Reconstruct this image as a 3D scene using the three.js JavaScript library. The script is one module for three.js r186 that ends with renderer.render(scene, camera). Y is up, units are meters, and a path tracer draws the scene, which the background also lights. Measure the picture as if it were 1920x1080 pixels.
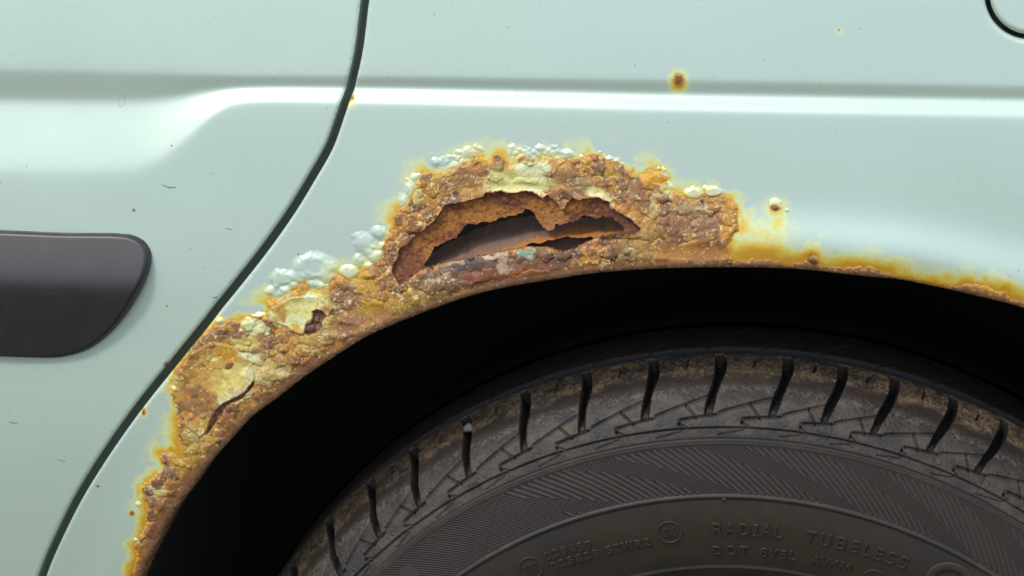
import * as THREE from 'three';
import { TextGeometry } from 'three/addons/geometries/TextGeometry.js';
import { FontLoader } from 'three/addons/loaders/FontLoader.js';
import { mergeGeometries } from 'three/addons/utils/BufferGeometryUtils.js';

// ---------------------------------------------------------------- camera, sky, sun, exposure
const K = 0.00026;                       // metres per panel unit (a 1920th of the framed width)
const AXLE = [1396, 1869], TS = 0.975, RT = 0.3125 * TS;  // wheel centre in panel units, tyre radius in metres
const Y0 = RT + (AXLE[1] - 540) * K;     // height of the framed centre above the ground
const DIST = 1.1, PITCH = 12 * Math.PI / 180, YAW = 8 * Math.PI / 180;
const scene = new THREE.Scene();
const camera = new THREE.PerspectiveCamera(2 * Math.atan(540 * K / DIST) * 180 / Math.PI, 16 / 9, 0.05, 200);
camera.position.set(DIST * Math.cos(PITCH) * Math.sin(YAW), Y0 + DIST * Math.sin(PITCH), DIST * Math.cos(PITCH) * Math.cos(YAW));
camera.lookAt(0, Y0, 0);
camera.focus = DIST + 0.004;
camera.userData.fStop = 10;
const renderer = new THREE.WebGLRenderer({ antialias: true });
renderer.toneMapping = THREE.LinearToneMapping;
renderer.toneMappingExposure = 1.28;
renderer.shadowMap.enabled = true;

// ---------------------------------------------------------------- noise
const hash = (x, y, s = 0) => { let h = Math.imul(x | 0, 374761393) ^ Math.imul(y | 0, 668265263) ^ Math.imul(s | 0, 2246822519); h = Math.imul(h ^ (h >>> 13), 1274126177); h ^= h >>> 16; return (h >>> 0) / 4294967296; };
function vn(x, y, s = 0) {
  const i = Math.floor(x), j = Math.floor(y); let f = x - i, g = y - j;
  f = f * f * f * (f * (f * 6 - 15) + 10); g = g * g * g * (g * (g * 6 - 15) + 10);
  const a = hash(i, j, s), b = hash(i + 1, j, s), c = hash(i, j + 1, s), d = hash(i + 1, j + 1, s);
  return a + (b - a) * f + (c - a) * g + (a - b - c + d) * f * g;
}
function fbm(x, y, o = 4, s = 0) { let a = 0.5, t = 0, n = 0; for (let i = 0; i < o; i++) { t += a * vn(x, y, s + i * 17); n += a; a *= 0.5; x = x * 2.03 + 11.3; y = y * 2.03 + 5.7; } return t / n; }
function worley(x, y, s = 0) {          // distance to the nearest and second nearest scattered point, and its number
  const i = Math.floor(x), j = Math.floor(y); let f1 = 9, f2 = 9, id = 0;
  for (let a = -1; a <= 1; a++) for (let b = -1; b <= 1; b++) {
    const px = i + a + 0.15 + 0.7 * hash(i + a, j + b, s), py = j + b + 0.15 + 0.7 * hash(i + a, j + b, s + 7);
    const d = Math.hypot(px - x, py - y);
    if (d < f1) { f2 = f1; f1 = d; id = hash(i + a, j + b, s + 13); } else if (d < f2) f2 = d;
  }
  return [f1, f2, id];
}
const clamp = (x, a = 0, b = 1) => Math.min(b, Math.max(a, x));
const sst = (a, b, x) => { x = clamp((x - a) / (b - a)); return x * x * (3 - 2 * x); };
const mix = (a, b, t) => a + (b - a) * t;
let seed = 12345; const rnd = () => { seed = (Math.imul(seed, 1664525) + 1013904223) | 0; return (seed >>> 0) / 4294967296; };

// sky: soft bright overcast
{
  const W = 512, H = 256, a = new Float32Array(W * H * 4);
  for (let j = 0; j < H; j++) for (let i = 0; i < W; i++) {
    const el = (j + 0.5) / H * Math.PI - Math.PI / 2, az = (i + 0.5) / W * 2 * Math.PI;
    const e = Math.sin(Math.max(0, el));
    const cx = Math.cos(az) * 2.2 * Math.cos(el), cz = Math.sin(az) * 2.2 * Math.cos(el), c = fbm(cx * 2.6 + 9 + e * 3, cz * 2.6 + 4 - e * 2, 5, 50);
    const cl = sst(0.38, 0.66, c), l = mix(0.6, 1.2, Math.pow(e, 0.6));
    const o = (j * W + i) * 4;
    a[o] = l * mix(0.66, 1.02, cl); a[o + 1] = l * mix(0.84, 1.06, cl); a[o + 2] = l * mix(1.1, 1.06, cl); a[o + 3] = 1;
  }
  const t = new THREE.DataTexture(a, W, H, THREE.RGBAFormat, THREE.FloatType);
  t.mapping = THREE.EquirectangularReflectionMapping; t.magFilter = t.minFilter = THREE.LinearFilter; t.wrapS = THREE.RepeatWrapping; t.needsUpdate = true;
  scene.background = t; scene.environment = t;
}
const sun = new THREE.DirectionalLight(new THREE.Color(1, 0.965, 0.9), 1.5);
sun.position.set(-1.0, Y0 + 1.9, 1.45); sun.target.position.set(0, Y0, 0);
sun.castShadow = true; sun.shadow.radius = 24; sun.shadow.mapSize.set(4096, 4096); sun.shadow.bias = -0.0004;
Object.assign(sun.shadow.camera, { left: -0.8, right: 0.8, top: 0.8, bottom: -0.8, near: 0.2, far: 6 });
scene.add(sun, sun.target);

// how far the body side leans back: degrees by height, and the depth that adds up to
const table = (pts, x) => { if (x <= pts[0][0]) return pts[0][1]; for (let i = 1; i < pts.length; i++) if (x <= pts[i][0]) { const t = (x - pts[i - 1][0]) / (pts[i][0] - pts[i - 1][0]); return mix(pts[i - 1][1], pts[i][1], t); } return pts[pts.length - 1][1]; };
const tiltT = [[-1400, 18], [-300, 12], [150, 9], [240, 8], [420, 7], [700, 4.5], [1100, -1.5], [1600, -5], [2300, -8]];
const tiltZ = []; { let z = 0; for (let v = -1400; v <= 2300; v += 4) { tiltZ.push(z); z += Math.tan(table(tiltT, v) * Math.PI / 180) * 4 * K; } const off = tiltZ[Math.round((540 + 1400) / 4)]; for (let i = 0; i < tiltZ.length; i++) tiltZ[i] -= off; }
const tiltAt = (v) => { const x = clamp((v + 1400) / 4, 0, tiltZ.length - 1.001), i = Math.floor(x); return mix(tiltZ[i], tiltZ[i + 1], x - i); };
// ---------------------------------------------------------------- from the photograph's plane to panel units
const FPX = DIST / K, FW = new THREE.Vector3(-Math.sin(YAW) * Math.cos(PITCH), -Math.sin(PITCH), -Math.cos(YAW) * Math.cos(PITCH)), RG = new THREE.Vector3().crossVectors(FW, new THREE.Vector3(0, 1, 0)).normalize(), UPV = new THREE.Vector3().crossVectors(RG, FW);
function unZ(px, py, z) {             // where a point measured on the photograph lies on the upright plane at depth z
  const d = FW.clone().multiplyScalar(FPX).addScaledVector(UPV, 540 - py).addScaledVector(RG, px - 960), t = (z + FW.z * DIST) / d.z;
  return [960 + (-FW.x * DIST + t * d.x) / K, 540 - (-FW.y * DIST + t * d.y) / K];
}
function un(px, py, z) {                 // on the leaning body side unless a depth is given
  if (z !== undefined) return unZ(px, py, z);
  let p = unZ(px, py, 0); for (let i = 0; i < 4; i++) p = unZ(px, py, tiltAt(p[1])); return p;
}
const unAll = (pts, z) => pts.map(([x, y]) => un(x, y, z));
const X = (u) => (u - 960) * K, Y = (v) => Y0 + (540 - v) * K;
function spline(pts, n) { const c = new THREE.CatmullRomCurve3(pts.map(([x, y]) => new THREE.Vector3(x, y, 0)), false, 'centripetal'); return c.getPoints(n).map((p) => [p.x, p.y]); }

function polySD(poly, x, y) {            // signed distance, negative inside
  let d = 1e18, s = 1;
  for (let i = 0, j = poly.length - 1; i < poly.length; j = i++) {
    const ax = poly[j][0], ay = poly[j][1], bx = poly[i][0], by = poly[i][1], ex = bx - ax, ey = by - ay, wx = x - ax, wy = y - ay;
    const t = clamp((wx * ex + wy * ey) / (ex * ex + ey * ey + 1e-12)), qx = wx - ex * t, qy = wy - ey * t;
    d = Math.min(d, qx * qx + qy * qy);
    if ((ay > y) !== (by > y) && x < ax + (y - ay) / (by - ay) * ex) s = -s;
  }
  return s * Math.sqrt(d);
}
class Field {                            // a function kept on a grid and read back smoothly
  constructor(f, u0, v0, u1, v1, h, out) {
    Object.assign(this, { u0, v0, h, out }); this.n = Math.ceil((u1 - u0) / h) + 1; this.m = Math.ceil((v1 - v0) / h) + 1;
    this.a = new Float32Array(this.n * this.m);
    for (let j = 0; j < this.m; j++) for (let i = 0; i < this.n; i++) this.a[j * this.n + i] = f(u0 + i * h, v0 + j * h);
  }
  at(u, v) {
    const x = (u - this.u0) / this.h, y = (v - this.v0) / this.h, i = Math.floor(x), j = Math.floor(y);
    if (i < 0 || j < 0 || i >= this.n - 1 || j >= this.m - 1) { if (this.out !== undefined) return this.out; return this.at(clamp(u, this.u0, this.u0 + (this.n - 1.001) * this.h), clamp(v, this.v0, this.v0 + (this.m - 1.001) * this.h)); }
    const f = x - i, g = y - j, o = j * this.n + i, a = this.a;
    return (a[o] * (1 - f) + a[o + 1] * f) * (1 - g) + (a[o + this.n] * (1 - f) + a[o + this.n + 1] * f) * g;
  }
}

// ---------------------------------------------------------------- outlines read from the photograph
const U0 = -1800, U1 = 3600, V0 = -1400, V1 = 2300;   // the stretch of body that is built
const archPts = [...unAll([[266, 1080], [273, 1063], [292, 1025], [309, 993], [328, 957], [355, 921], [388, 875], [432, 824], [472, 781], [517, 748], [567, 709], [620, 673], [693, 628], [757, 600], [827, 573], [873, 557], [940, 540], [1040, 523], [1107, 513], [1203, 505], [1275, 502], [1380, 501], [1462, 502], [1522, 506], [1612, 516], [1687, 523.5], [1762, 538], [1837, 555], [1920, 577]])];
archPts.unshift([168, 2500], [168, 1800], [170, 1500], [180, 1330], [203, 1205]);
archPts.push([2020, 594], [2140, 664], [2260, 765], [2370, 905], [2450, 1085], [2490, 1310], [2500, 1600], [2500, 2500]);
const archLine = spline(archPts, 260);
const archF = new Field((u, v) => polySD(archLine, u, v), U0, V0, U1, V1, 8);
const gapPts = unAll([[683, 0], [670, 100], [653, 170], [637, 220], [617, 275], [586, 330], [547, 394], [497, 465], [438, 540], [412, 572], [389, 602], [330, 675], [260, 763], [200, 848], [148, 932], [108, 1012], [90, 1053], [80, 1080]]);
gapPts.unshift([700, -1500], [702, -900], [700, -500], [694, -160]);
gapPts.push([-14, 1240], [-38, 1350], [-54, 1520], [-60, 1800], [-60, 2500]);
const gapLine = spline(gapPts, 200);
const doorPoly = [...gapLine, [-4000, 2500], [-4000, -1500]];
const doorF = new Field((u, v) => polySD(doorPoly, u, v), U0, V0, U1, V1, 8);
const GAP = 8;
const FL = [un(1851, 10)[0], -420, 2300, un(1925, 70)[1], 78];
const flapSD = (u, v) => { const cx = (FL[0] + FL[2]) / 2, cy = (FL[1] + FL[3]) / 2, qx = Math.abs(u - cx) - (FL[2] - FL[0]) / 2 + FL[4], qy = Math.abs(v - cy) - (FL[3] - FL[1]) / 2 + FL[4]; return Math.hypot(Math.max(qx, 0), Math.max(qy, 0)) + Math.min(Math.max(qx, qy), 0) - FL[4]; };

const rustOut = [[244, 1100], [256, 1060], [264, 1040], [257, 1027], [260, 1013], [272, 998], [278, 964], [278, 945], [271, 931], [270, 909], [283, 898], [299, 886], [308, 872], [305, 851], [311, 845], [323, 846], [331, 854], [344, 861], [349, 851], [342, 836], [335, 816], [335, 792], [332, 775], [331, 748], [327, 731], [327, 709], [332, 692], [347, 667], [367, 642], [383, 623], [397, 614], [419, 610], [439, 599], [461, 598], [478, 593], [497, 590], [503, 578], [498, 566], [506, 559], [520, 564], [535, 552], [556, 541], [567, 527], [580, 537], [589, 551], [604, 545], [620, 532], [628, 517], [647, 517], [657, 526], [666, 526], [672, 516], [687, 511], [697, 507], [704, 496], [713, 487], [720, 477], [722, 461], [727, 447], [730, 430], [734, 414], [741, 400], [750, 389], [765, 381], [775, 370], [778, 357], [783, 343], [788, 330], [796, 323], [815, 322], [833, 320], [847, 315], [863, 307], [880, 302], [890, 294], [907, 292], [917, 299], [932, 291], [945, 297], [960, 308], [973, 299], [985, 292], [997, 300], [1013, 304], [1030, 298], [1050, 303], [1067, 298], [1082, 295], [1103, 293], [1115, 292], [1135, 298], [1157, 303], [1173, 312], [1190, 324], [1203, 325], [1215, 318], [1233, 321], [1245, 326], [1248, 340], [1254, 354], [1266, 364], [1282, 371], [1297, 368], [1333, 367], [1352, 366], [1372, 375], [1381, 387], [1385, 400], [1386, 426], [1377, 440], [1371, 456], [1371, 475], [1378, 485], [1415, 486], [1480, 492], [1507, 492], [1513, 478], [1522, 473], [1531, 480], [1538, 497], [1586, 498], [1631, 500], [1684, 514], [1702, 524], [1744, 532], [1800, 537], [1815, 531], [1845, 534], [1886, 546], [1897, 558], [1930, 570], [2000, 600], [2040, 624], [2060, 680]];
const rustPoly = [...unAll(rustOut), [1900, 900], [1300, 700], [700, 800], [480, 1000], [380, 1400], [200, 1400]];
const rustF = new Field((u, v) => polySD(rustPoly, u, v), 150, 200, 2140, 1200, 3, 80);
const Atop = [[736, 504], [738, 496], [748, 481], [751, 463], [764, 458], [772, 446], [787, 435], [805, 421], [815, 414], [825, 400], [831, 390], [838, 381], [863, 377], [890, 372], [907, 366], [913, 358], [923, 359], [942, 356], [950, 359], [958, 361.5], [970, 360], [980, 357], [1000, 358], [1008, 364], [1018, 370], [1027, 364], [1037, 371], [1046, 379], [1054, 390], [1060, 388], [1064, 378], [1075, 368], [1085, 375], [1093, 370], [1103, 370], [1110, 367.5], [1123, 369], [1143, 378], [1146, 388], [1160, 395], [1182, 407], [1202, 427]];
const Btop = [[791, 502], [805, 481], [808, 474], [814, 465], [822, 460], [833, 455], [846, 448], [857, 447], [859, 440], [866, 431], [872, 424], [881, 419], [892, 421], [901, 417], [911, 416], [919, 417], [927, 415], [933, 411], [940, 409], [947, 409], [954, 406], [966, 404], [972, 400], [979, 400], [984, 393], [991, 391.5], [999, 398], [1005, 408], [1014, 422], [1023, 431], [1030, 433], [1039, 429], [1041, 421], [1050, 421], [1064, 419], [1078, 415], [1089, 409], [1094, 404], [1102, 406], [1110, 407], [1121, 410], [1131, 403], [1135, 407], [1149, 408], [1154, 414], [1167, 423], [1173, 428], [1170, 434]];
const Bbot = [[1151, 438], [1130, 441], [1115, 446], [1101, 452], [1076, 466], [1055, 470], [1027, 462], [1009, 462], [990, 461], [972, 465], [956, 466], [940, 470], [927, 472], [912, 477], [897, 479], [885, 484], [872, 484], [858, 487], [846, 487], [834, 493], [821, 495], [803, 501]];
const polyB = unAll([...Btop, ...Bbot]);
const polyA = unAll([...Atop, [1190, 436], [1176, 438], ...Bbot, [791, 504], [778, 513], [768, 522], [752, 532], [744, 520]]);
const BX = [690, 320, 1260, 580];
const aF = new Field((u, v) => polySD(polyA, u, v), ...BX, 1.5, 60), bF = new Field((u, v) => polySD(polyB, u, v), ...BX, 1.5, 60);
const F1 = unAll([[331, 705], [350, 668], [400, 640], [440, 648], [466, 670], [479, 693], [481, 709], [474, 718], [467, 726], [465, 735], [456, 739], [446, 741], [433, 748], [424, 752], [419, 757], [414, 770], [409, 779], [403, 789], [392, 802], [380, 815], [352, 796], [338, 750]]);
const F2 = unAll([[512, 575], [550, 556], [595, 552], [628, 574], [624, 582], [618, 590], [613, 590], [607, 582], [597, 578.5], [588, 582], [589, 593], [585, 602], [581, 598], [575, 605], [577, 614], [573, 623], [563, 624], [553, 620], [546, 618], [542, 611], [520, 603]]);
const P2 = unAll([[588, 582], [597, 578], [607, 581], [615, 590], [606, 600], [605, 612], [595, 622], [580, 627], [573, 622], [576, 606], [584, 603], [589, 593]]);
const CR = unAll([[480, 710], [478, 722], [468, 732], [458, 744], [436, 753], [424, 762], [416, 778], [404, 795], [388, 815], [396, 788], [410, 765], [420, 755], [446, 742], [462, 732], [470, 722]]);
const f1F = new Field((u, v) => polySD(F1, u, v), 300, 620, 520, 860, 1.5, 60), f2F = new Field((u, v) => polySD(F2, u, v), 480, 530, 660, 660, 1.5, 60);
const p2F = new Field((u, v) => polySD(P2, u, v), 540, 550, 650, 660, 1.5, 60), crF = new Field((u, v) => polySD(CR, u, v), 350, 690, 520, 850, 1.5, 60);

// rust outline with a crumbly edge
function rustD(u, v) {
  const d = rustF.at(u, v); if (d > 40 || d < -60) return d;
  return d + (fbm(u / 22, v / 22, 2, 3) - 0.5) * 9 + (fbm(u / 7, v / 7, 3, 5) - 0.5) * 9;
}

// ---------------------------------------------------------------- shape of the pressed body side
const sm = (pts) => { const c = spline(unAll(pts), 160); return (u) => table(c, u); };
const vtF = sm([[-400, 130], [0, 132], [250, 138], [450, 144], [700, 146], [1270, 153], [1920, 164]]);
const vmF = sm([[-400, 189], [0, 190], [240, 191], [310, 186], [380, 174], [450, 167], [700, 167], [1270, 179], [1920, 190]]);
const vbF = sm([[-400, 322], [0, 322], [200, 322], [260, 316], [310, 293], [350, 260], [395, 218], [430, 196], [470, 189], [700, 191], [1270, 205], [1920, 217]]);
const R_ = (x, w) => 0.5 * (x + Math.sqrt(x * x + w * w));
const roll = (d, w, h) => (d >= w ? 0 : h * (1 - Math.sqrt(Math.max(0, 1 - (1 - Math.max(0, d) / w) ** 2))));
function smoothZ(u, v) {
  let z = tiltAt(v);
  const uu = clamp(u, -300, 1900), ex = (u - uu) * 0.016, vt = vtF(uu) + ex, vm = vmF(uu) + ex, vb = vbF(uu) + ex, left = sst(470, 230, u);
  const d1 = mix(2.1, 3.4, left) * 1e-3, d2 = mix(2.2, 2.9, left) * 1e-3, s1 = d1 / (vm - vt), s2 = (d1 + d2) / (vb - vm), w = mix(5, 9, left);
  z += -s1 * R_(v - vt, w) + (s1 + s2) * R_(v - vm, w) - s2 * R_(v - vb, w * mix(1, 1.6, left)) - 1.3e-3;
  z += 0.07e-3 * (fbm(u / 190, v / 110, 2, 160) - 0.5);
  const da = archF.at(u, v);
  if (da < 260) { const A = mix(1.1, 3.4, sst(1250, 1600, u)) * 1e-3; z += A * Math.exp(-(((da - 46) / 46) ** 2)); }
  return z;
}
function bodyZ(u, v) {                  // with the rolled edges at door gap, arch and filler flap
  let z = smoothZ(u, v);
  const dg = Math.abs(doorF.at(u, v)) - GAP; z -= roll(dg, 3.5, 0.8e-3);
  z -= roll(archF.at(u, v), 9, 2.0e-3);
  if (u > 1700 && v < 250) z -= roll(Math.abs(flapSD(u, v)) - 4.5, 8, 1.8e-3);
  return z;
}

// ---------------------------------------------------------------- colour of paint, stain and rust (one map over the panel)
const hex = (h) => [(h >> 16) & 255, (h >> 8) & 255, h & 255];
const PAINT = hex(0xbbcabb);
const zones = [];                        // x, y, rx, ry, turn, colour, strength, raggedness
const zone = (x, y, rx, ry, a, c, s = 1, r = 1) => { const [u, v] = un(x, y); zones.push({ u, v, rx, ry, ca: Math.cos(a), sa: Math.sin(a), c: hex(c), s, r }); };
const CREAM = 0xd8d2a2, OCHRE = 0xb98a32, ORANGE = 0xc2832a, TAN = 0xa8734a, DARK = 0x63402f, MAUVE = 0x7c5a4c, PALE = 0xcfcb8c, YEL = 0xc9a83c;
// smooth tan skins
zone(1310, 474, 78, 17, 0, 0xae7540, 1.2, 0.3); zone(1270, 470, 40, 16, 0, 0xb37b3c, 0.8, 0.3); zone(692, 590, 52, 26, -0.4, 0xae7a48, 1.1, 0.4); zone(700, 573, 30, 15, -0.2, 0xb98a30, 1.1, 0.4); zone(648, 615, 40, 13, -0.6, 0xa06e50, 1, 0.4);
zone(572, 692, 60, 11, -0.62, 0x94603f, 1, 0.4); zone(345, 915, 70, 15, -0.95, 0x94623f, 0.9, 0.5); zone(300, 985, 50, 14, -1.1, 0x8d5e40, 0.9, 0.5); zone(430, 815, 50, 9, -0.85, 0x94603f, 0.8, 0.4);
// dark layered steel below the hole
zone(930, 508, 130, 26, -0.14, 0x74503c, 1.1, 0.8); zone(880, 491, 36, 13, -0.2, 0x5b4a48, 1.1, 0.8); zone(1000, 505, 60, 14, -0.1, 0x86553a, 1, 1); zone(900, 520, 45, 12, -0.2, 0x83492c, 0.9, 1); zone(1060, 480, 40, 10, -0.1, 0x64423a, 0.9, 0.8); zone(985, 512, 30, 8, -0.2, 0xa0602f, 0.9, 1.2); zone(830, 545, 30, 18, -0.3, 0x6a4a40, 0.7, 1);
// yellow and pale blooms
zone(975, 340, 58, 17, 0.05, PALE, 1.3, 0.9); zone(940, 325, 22, 22, 0, 0xc9bd78, 0.8, 1); zone(1000, 312, 36, 15, 0, 0xd3d5b0, 1.1, 1.1); zone(995, 362, 34, 5, 0, 0xe0dcb2, 1.2, 0.6); zone(955, 352, 40, 5, 0, 0xdcd498, 1, 0.6);
zone(1108, 355, 30, 11, 0.3, PALE, 1.2, 0.8); zone(1125, 366, 34, 4, 0.25, 0xdccfa0, 1.1, 0.6); zone(1165, 393, 30, 5, 0.5, 0xd8b98a, 1.2, 0.6); zone(1145, 325, 16, 8, 0, 0xb99a3c, 0.9, 0.8);
zone(1228, 336, 26, 13, 0, 0xd0921c, 1.3, 1); zone(1215, 325, 22, 7, 0, 0xc9b458, 1, 1); zone(1228, 385, 12, 26, 0.1, 0xcdb878, 0.9, 1); zone(1255, 355, 12, 14, 0, 0xd2c890, 0.9, 1);
zone(890, 355, 32, 12, 0.2, 0xb8883a, 0.9, 0.6); zone(812, 350, 16, 26, 0, 0xb58a34, 0.9, 0.7); zone(810, 372, 16, 16, 0, 0xb47f2c, 1, 0.6); zone(785, 350, 10, 26, 0, 0xcbb460, 0.9, 0.8); zone(840, 325, 24, 8, 0, 0xb58f34, 0.9, 0.8); zone(905, 300, 24, 10, 0, 0xb98f30, 0.9, 0.9);
zone(880, 330, 30, 16, 0, 0x906546, 0.8, 0.8); zone(1075, 340, 36, 16, 0.3, 0x8c6446, 0.8, 0.9); zone(1190, 365, 34, 12, 0.6, 0x956a4a, 0.9, 0.5); zone(1185, 400, 40, 8, 0.55, 0xc07c34, 0.9, 0.5);
zone(1300, 415, 70, 28, 0.1, 0x865f45, 0.7, 0.8); zone(1345, 378, 26, 10, 0, 0xae7a38, 0.9, 0.8); zone(1375, 430, 16, 36, 0, 0xb07a2e, 1, 0.5); zone(1290, 385, 30, 8, 0, 0xc6b48a, 0.6, 1.2);
zone(560, 588, 50, 24, 0.1, 0xd6cc88, 1.4, 0.9); zone(600, 562, 28, 12, 0, 0xd6dbb8, 1.2, 0.9); zone(558, 604, 26, 14, 0, 0xd6d4a4, 1.2, 0.7); zone(563, 545, 12, 18, 0, 0xbd8a2c, 1.4, 0.8); zone(530, 577, 10, 22, 0.5, 0xb98b3a, 1, 0.9); zone(508, 568, 11, 10, 0, 0xd08420, 1.6, 0.6); zone(640, 527, 20, 15, 0, 0xbb7e22, 1.4, 0.8); zone(680, 530, 24, 18, 0, 0xb98f2e, 1.2, 0.7); zone(615, 560, 20, 14, 0, 0xcbbe74, 1, 1); zone(545, 565, 30, 10, 0, 0xc9c080, 0.8, 1); zone(556, 615, 12, 6, 0, 0xc99420, 0.9, 0.8); zone(645, 555, 24, 22, 0, 0x8a6244, 0.9, 0.9);
zone(480, 612, 26, 14, 0, 0xd4d3a8, 1.3, 0.8); zone(462, 640, 34, 11, 0, 0xc6b368, 1.2, 0.7); zone(422, 690, 34, 44, 0.3, 0xcba450, 1.15, 1); zone(440, 712, 38, 26, -0.4, 0xd6c476, 1.3, 1); zone(428, 662, 20, 12, 0, 0xc68a22, 1.2, 0.7); zone(445, 738, 34, 9, -0.35, 0xd9dab8, 1.5, 0.8); zone(474, 705, 9, 24, 0, 0xd9dab8, 1.4, 0.8); zone(470, 665, 24, 9, 0.2, 0xd6d6ac, 1.2, 1.1); zone(335, 752, 13, 22, 0, 0xbf8d34, 1.2, 0.5); zone(365, 760, 30, 14, 0.2, 0x8d6138, 1, 0.7); zone(330, 715, 8, 14, 0, 0xcbc690, 1, 0.6); zone(372, 705, 16, 12, 0, 0xb68d3e, 0.9, 0.8); zone(395, 640, 40, 12, -0.6, 0x80593f, 0.9, 0.9);
zone(345, 860, 24, 20, 0.6, 0xb48a34, 1.2, 0.5); zone(330, 893, 20, 14, 0, 0xa87838, 0.9, 0.8); zone(360, 855, 26, 12, -0.8, 0xa98032, 1, 0.5); zone(308, 850, 10, 10, 0, 0x85594a, 1, 0.6); zone(320, 880, 22, 10, 0.4, 0x7d5848, 0.9, 0.8); zone(292, 918, 16, 14, 0, 0x765650, 1, 0.8); zone(307, 925, 14, 6, 0.2, 0xd0c084, 1.3, 0.7); zone(257, 1052, 16, 30, 0.35, 0xb5781f, 1.1, 0.4);
zone(1178, 470, 16, 14, 0, 0x74544c, 1, 0.6);
zone(378, 690, 46, 60, 0.5, 0xb98a3c, 0.4, 1.2); zone(440, 770, 60, 34, -0.7, 0x94683c, 0.5, 1.8); zone(783, 562, 50, 32, -0.3, 0xb59440, 0.45, 2); zone(498, 692, 36, 24, -0.4, 0xcabc80, 0.8, 2); zone(590, 634, 40, 16, -0.3, 0xb9a050, 0.6, 2); zone(1373, 430, 20, 52, 0, 0xbd8432, 1, 0.6); zone(372, 818, 30, 26, 0, 0xb9a05a, 0.7, 2); zone(1195, 452, 36, 40, 0, 0xae8a4c, 0.6, 2);
// white lime and one chip of mint paint on the layered steel
zone(925, 476.5, 24, 4, -0.16, 0xc4ae9e, 1.3, 1.1); zone(945, 492, 14, 11, 0.5, 0xb59a88, 1, 1.8); zone(825, 516, 20, 7, -0.3, 0xc9ac98, 1.2, 1.5); zone(855, 488, 26, 3, -0.2, 0xb79a7e, 0.9, 1);
zone(989, 474, 17, 7, -0.25, 0x8ca095, 1.4, 1.3); zone(1012, 469, 9, 5, 0.1, 0x98a896, 1.2, 1.2); zone(1015, 474, 6, 4, 0, 0x7a6238, 1.2, 1);
const lichen = [[783, 562, 52, 34], [595, 632, 40, 18], [497, 692, 36, 26], [375, 815, 34, 30], [360, 845, 34, 16], [1195, 455, 40, 44], [800, 395, 40, 50], [850, 360, 60, 22], [690, 600, 18, 12], [1285, 440, 90, 14], [470, 770, 50, 30], [600, 655, 50, 16], [1110, 330, 70, 24], [390, 665, 40, 36], [640, 570, 30, 30], [1180, 375, 60, 40], [745, 510, 20, 50], [1310, 465, 20, 8], [1310, 490, 30, 8], [1150, 490, 60, 24], [300, 905, 26, 20], [920, 340, 40, 24], [1340, 400, 50, 30]].map(([x, y, a, b]) => [...un(x, y), a, b]);
const lichenAt = (u, v) => { let s = 0; for (const [x, y, a, b] of lichen) { const q = ((u - x) / a) ** 2 + ((v - y) / b) ** 2; if (q < 4) s = Math.max(s, Math.exp(-q)); } return s; };
const smoothSpots = [[1310, 474, 85, 17], [690, 590, 48, 24], [648, 615, 40, 12], [572, 692, 55, 11], [975, 350, 45, 9], [1110, 357, 32, 10]].map(([x, y, a, b]) => [...un(x, y), a, b]);
const smoothAt = (u, v) => { let s = 0; for (const [x, y, a, b] of smoothSpots) { const q = ((u - x) / a) ** 2 + ((v - y) / b) ** 2; if (q < 4) s = Math.max(s, Math.exp(-q * q)); } return s; };
// wide yellow stain beside the crust: x, y, rx, ry, strength
const stains = [[1418, 480, 72, 32, 1.15], [1440, 440, 56, 34, 0.5], [1458, 420, 20, 26, 0.6], [1454, 391, 24, 22, 0.62], [1490, 494, 90, 27, 1.05], [1600, 502, 90, 26, 1.05], [1650, 508, 50, 20, 0.9], [1522, 482, 26, 24, 0.95], [1740, 528, 70, 19, 0.9], [1775, 522, 24, 20, 0.7], [1850, 540, 70, 20, 0.95], [1920, 566, 50, 18, 0.8], [1400, 430, 22, 30, 0.4], [340, 850, 34, 40, 0.8], [280, 990, 22, 60, 0.6], [262, 1050, 24, 50, 0.8], [345, 810, 18, 40, 0.7], [250, 960, 10, 10, 0.5], [271, 770, 7, 12, 0.9], [1272, 155, 17, 21, 1], [661, 186, 6, 10, 0.9], [657, 192, 14, 14, 0.4], [1573, 58, 11, 10, 0.25], [760, 375, 20, 30, 0.35], [1230, 320, 34, 14, 0.5], [690, 512, 30, 14, 0.5], [440, 600, 40, 8, 0.5]].map(([x, y, a, b, s]) => [...un(x, y), a, b, s]);
const rustDots = [[1272, 151, 8, 10], [250, 960, 4.5, 4.5], [253, 393, 3, 2.5], [271, 770, 3, 6], [661, 185, 3, 5], [322, 273, 1.5, 1.5], [315, 573, 1.6, 1.6], [186, 910, 2, 2], [1573, 57, 1.6, 1.6], [560, 476, 1.8, 1.5], [1453, 389, 7, 5.5], [183, 909, 2, 1.6]].map(([x, y, a, b]) => [...un(x, y), a, b]);
const scratches = [[306, 346, 318, 351, 1.5], [318, 351, 330, 350.5, 2], [216, 180, 232, 186, 0.8], [400, 558, 408, 556, 1.8], [20, 790, 34, 793, 1.4], [110, 860, 124, 864, 1], [540, 215, 552, 220, 0.7], [425, 428, 436, 430, 1.2], [300, 545, 318, 541, 0.6], [1460, 405, 1508, 428, 0.5], [1385, 400, 1470, 432, 0.6], [1200, 28, 1254, 48, 0.6], [60, 600, 75, 601, 0.8], [150, 30, 420, 42, 0.25], [20, 250, 110, 255, 0.2]].map(([a, b, c, d, w]) => [...un(a, b), ...un(c, d), w]);
for (let i = 0; i < 70; i++) { const x = rnd() * 1920, y = rnd() * 1080, a = rnd() * 0.9 - 0.3, l = 6 + rnd() * 26; scratches.push([...un(x, y), ...un(x + Math.cos(a) * l, y + Math.sin(a) * l), 0.35 + rnd() * 0.45]); }
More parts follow.
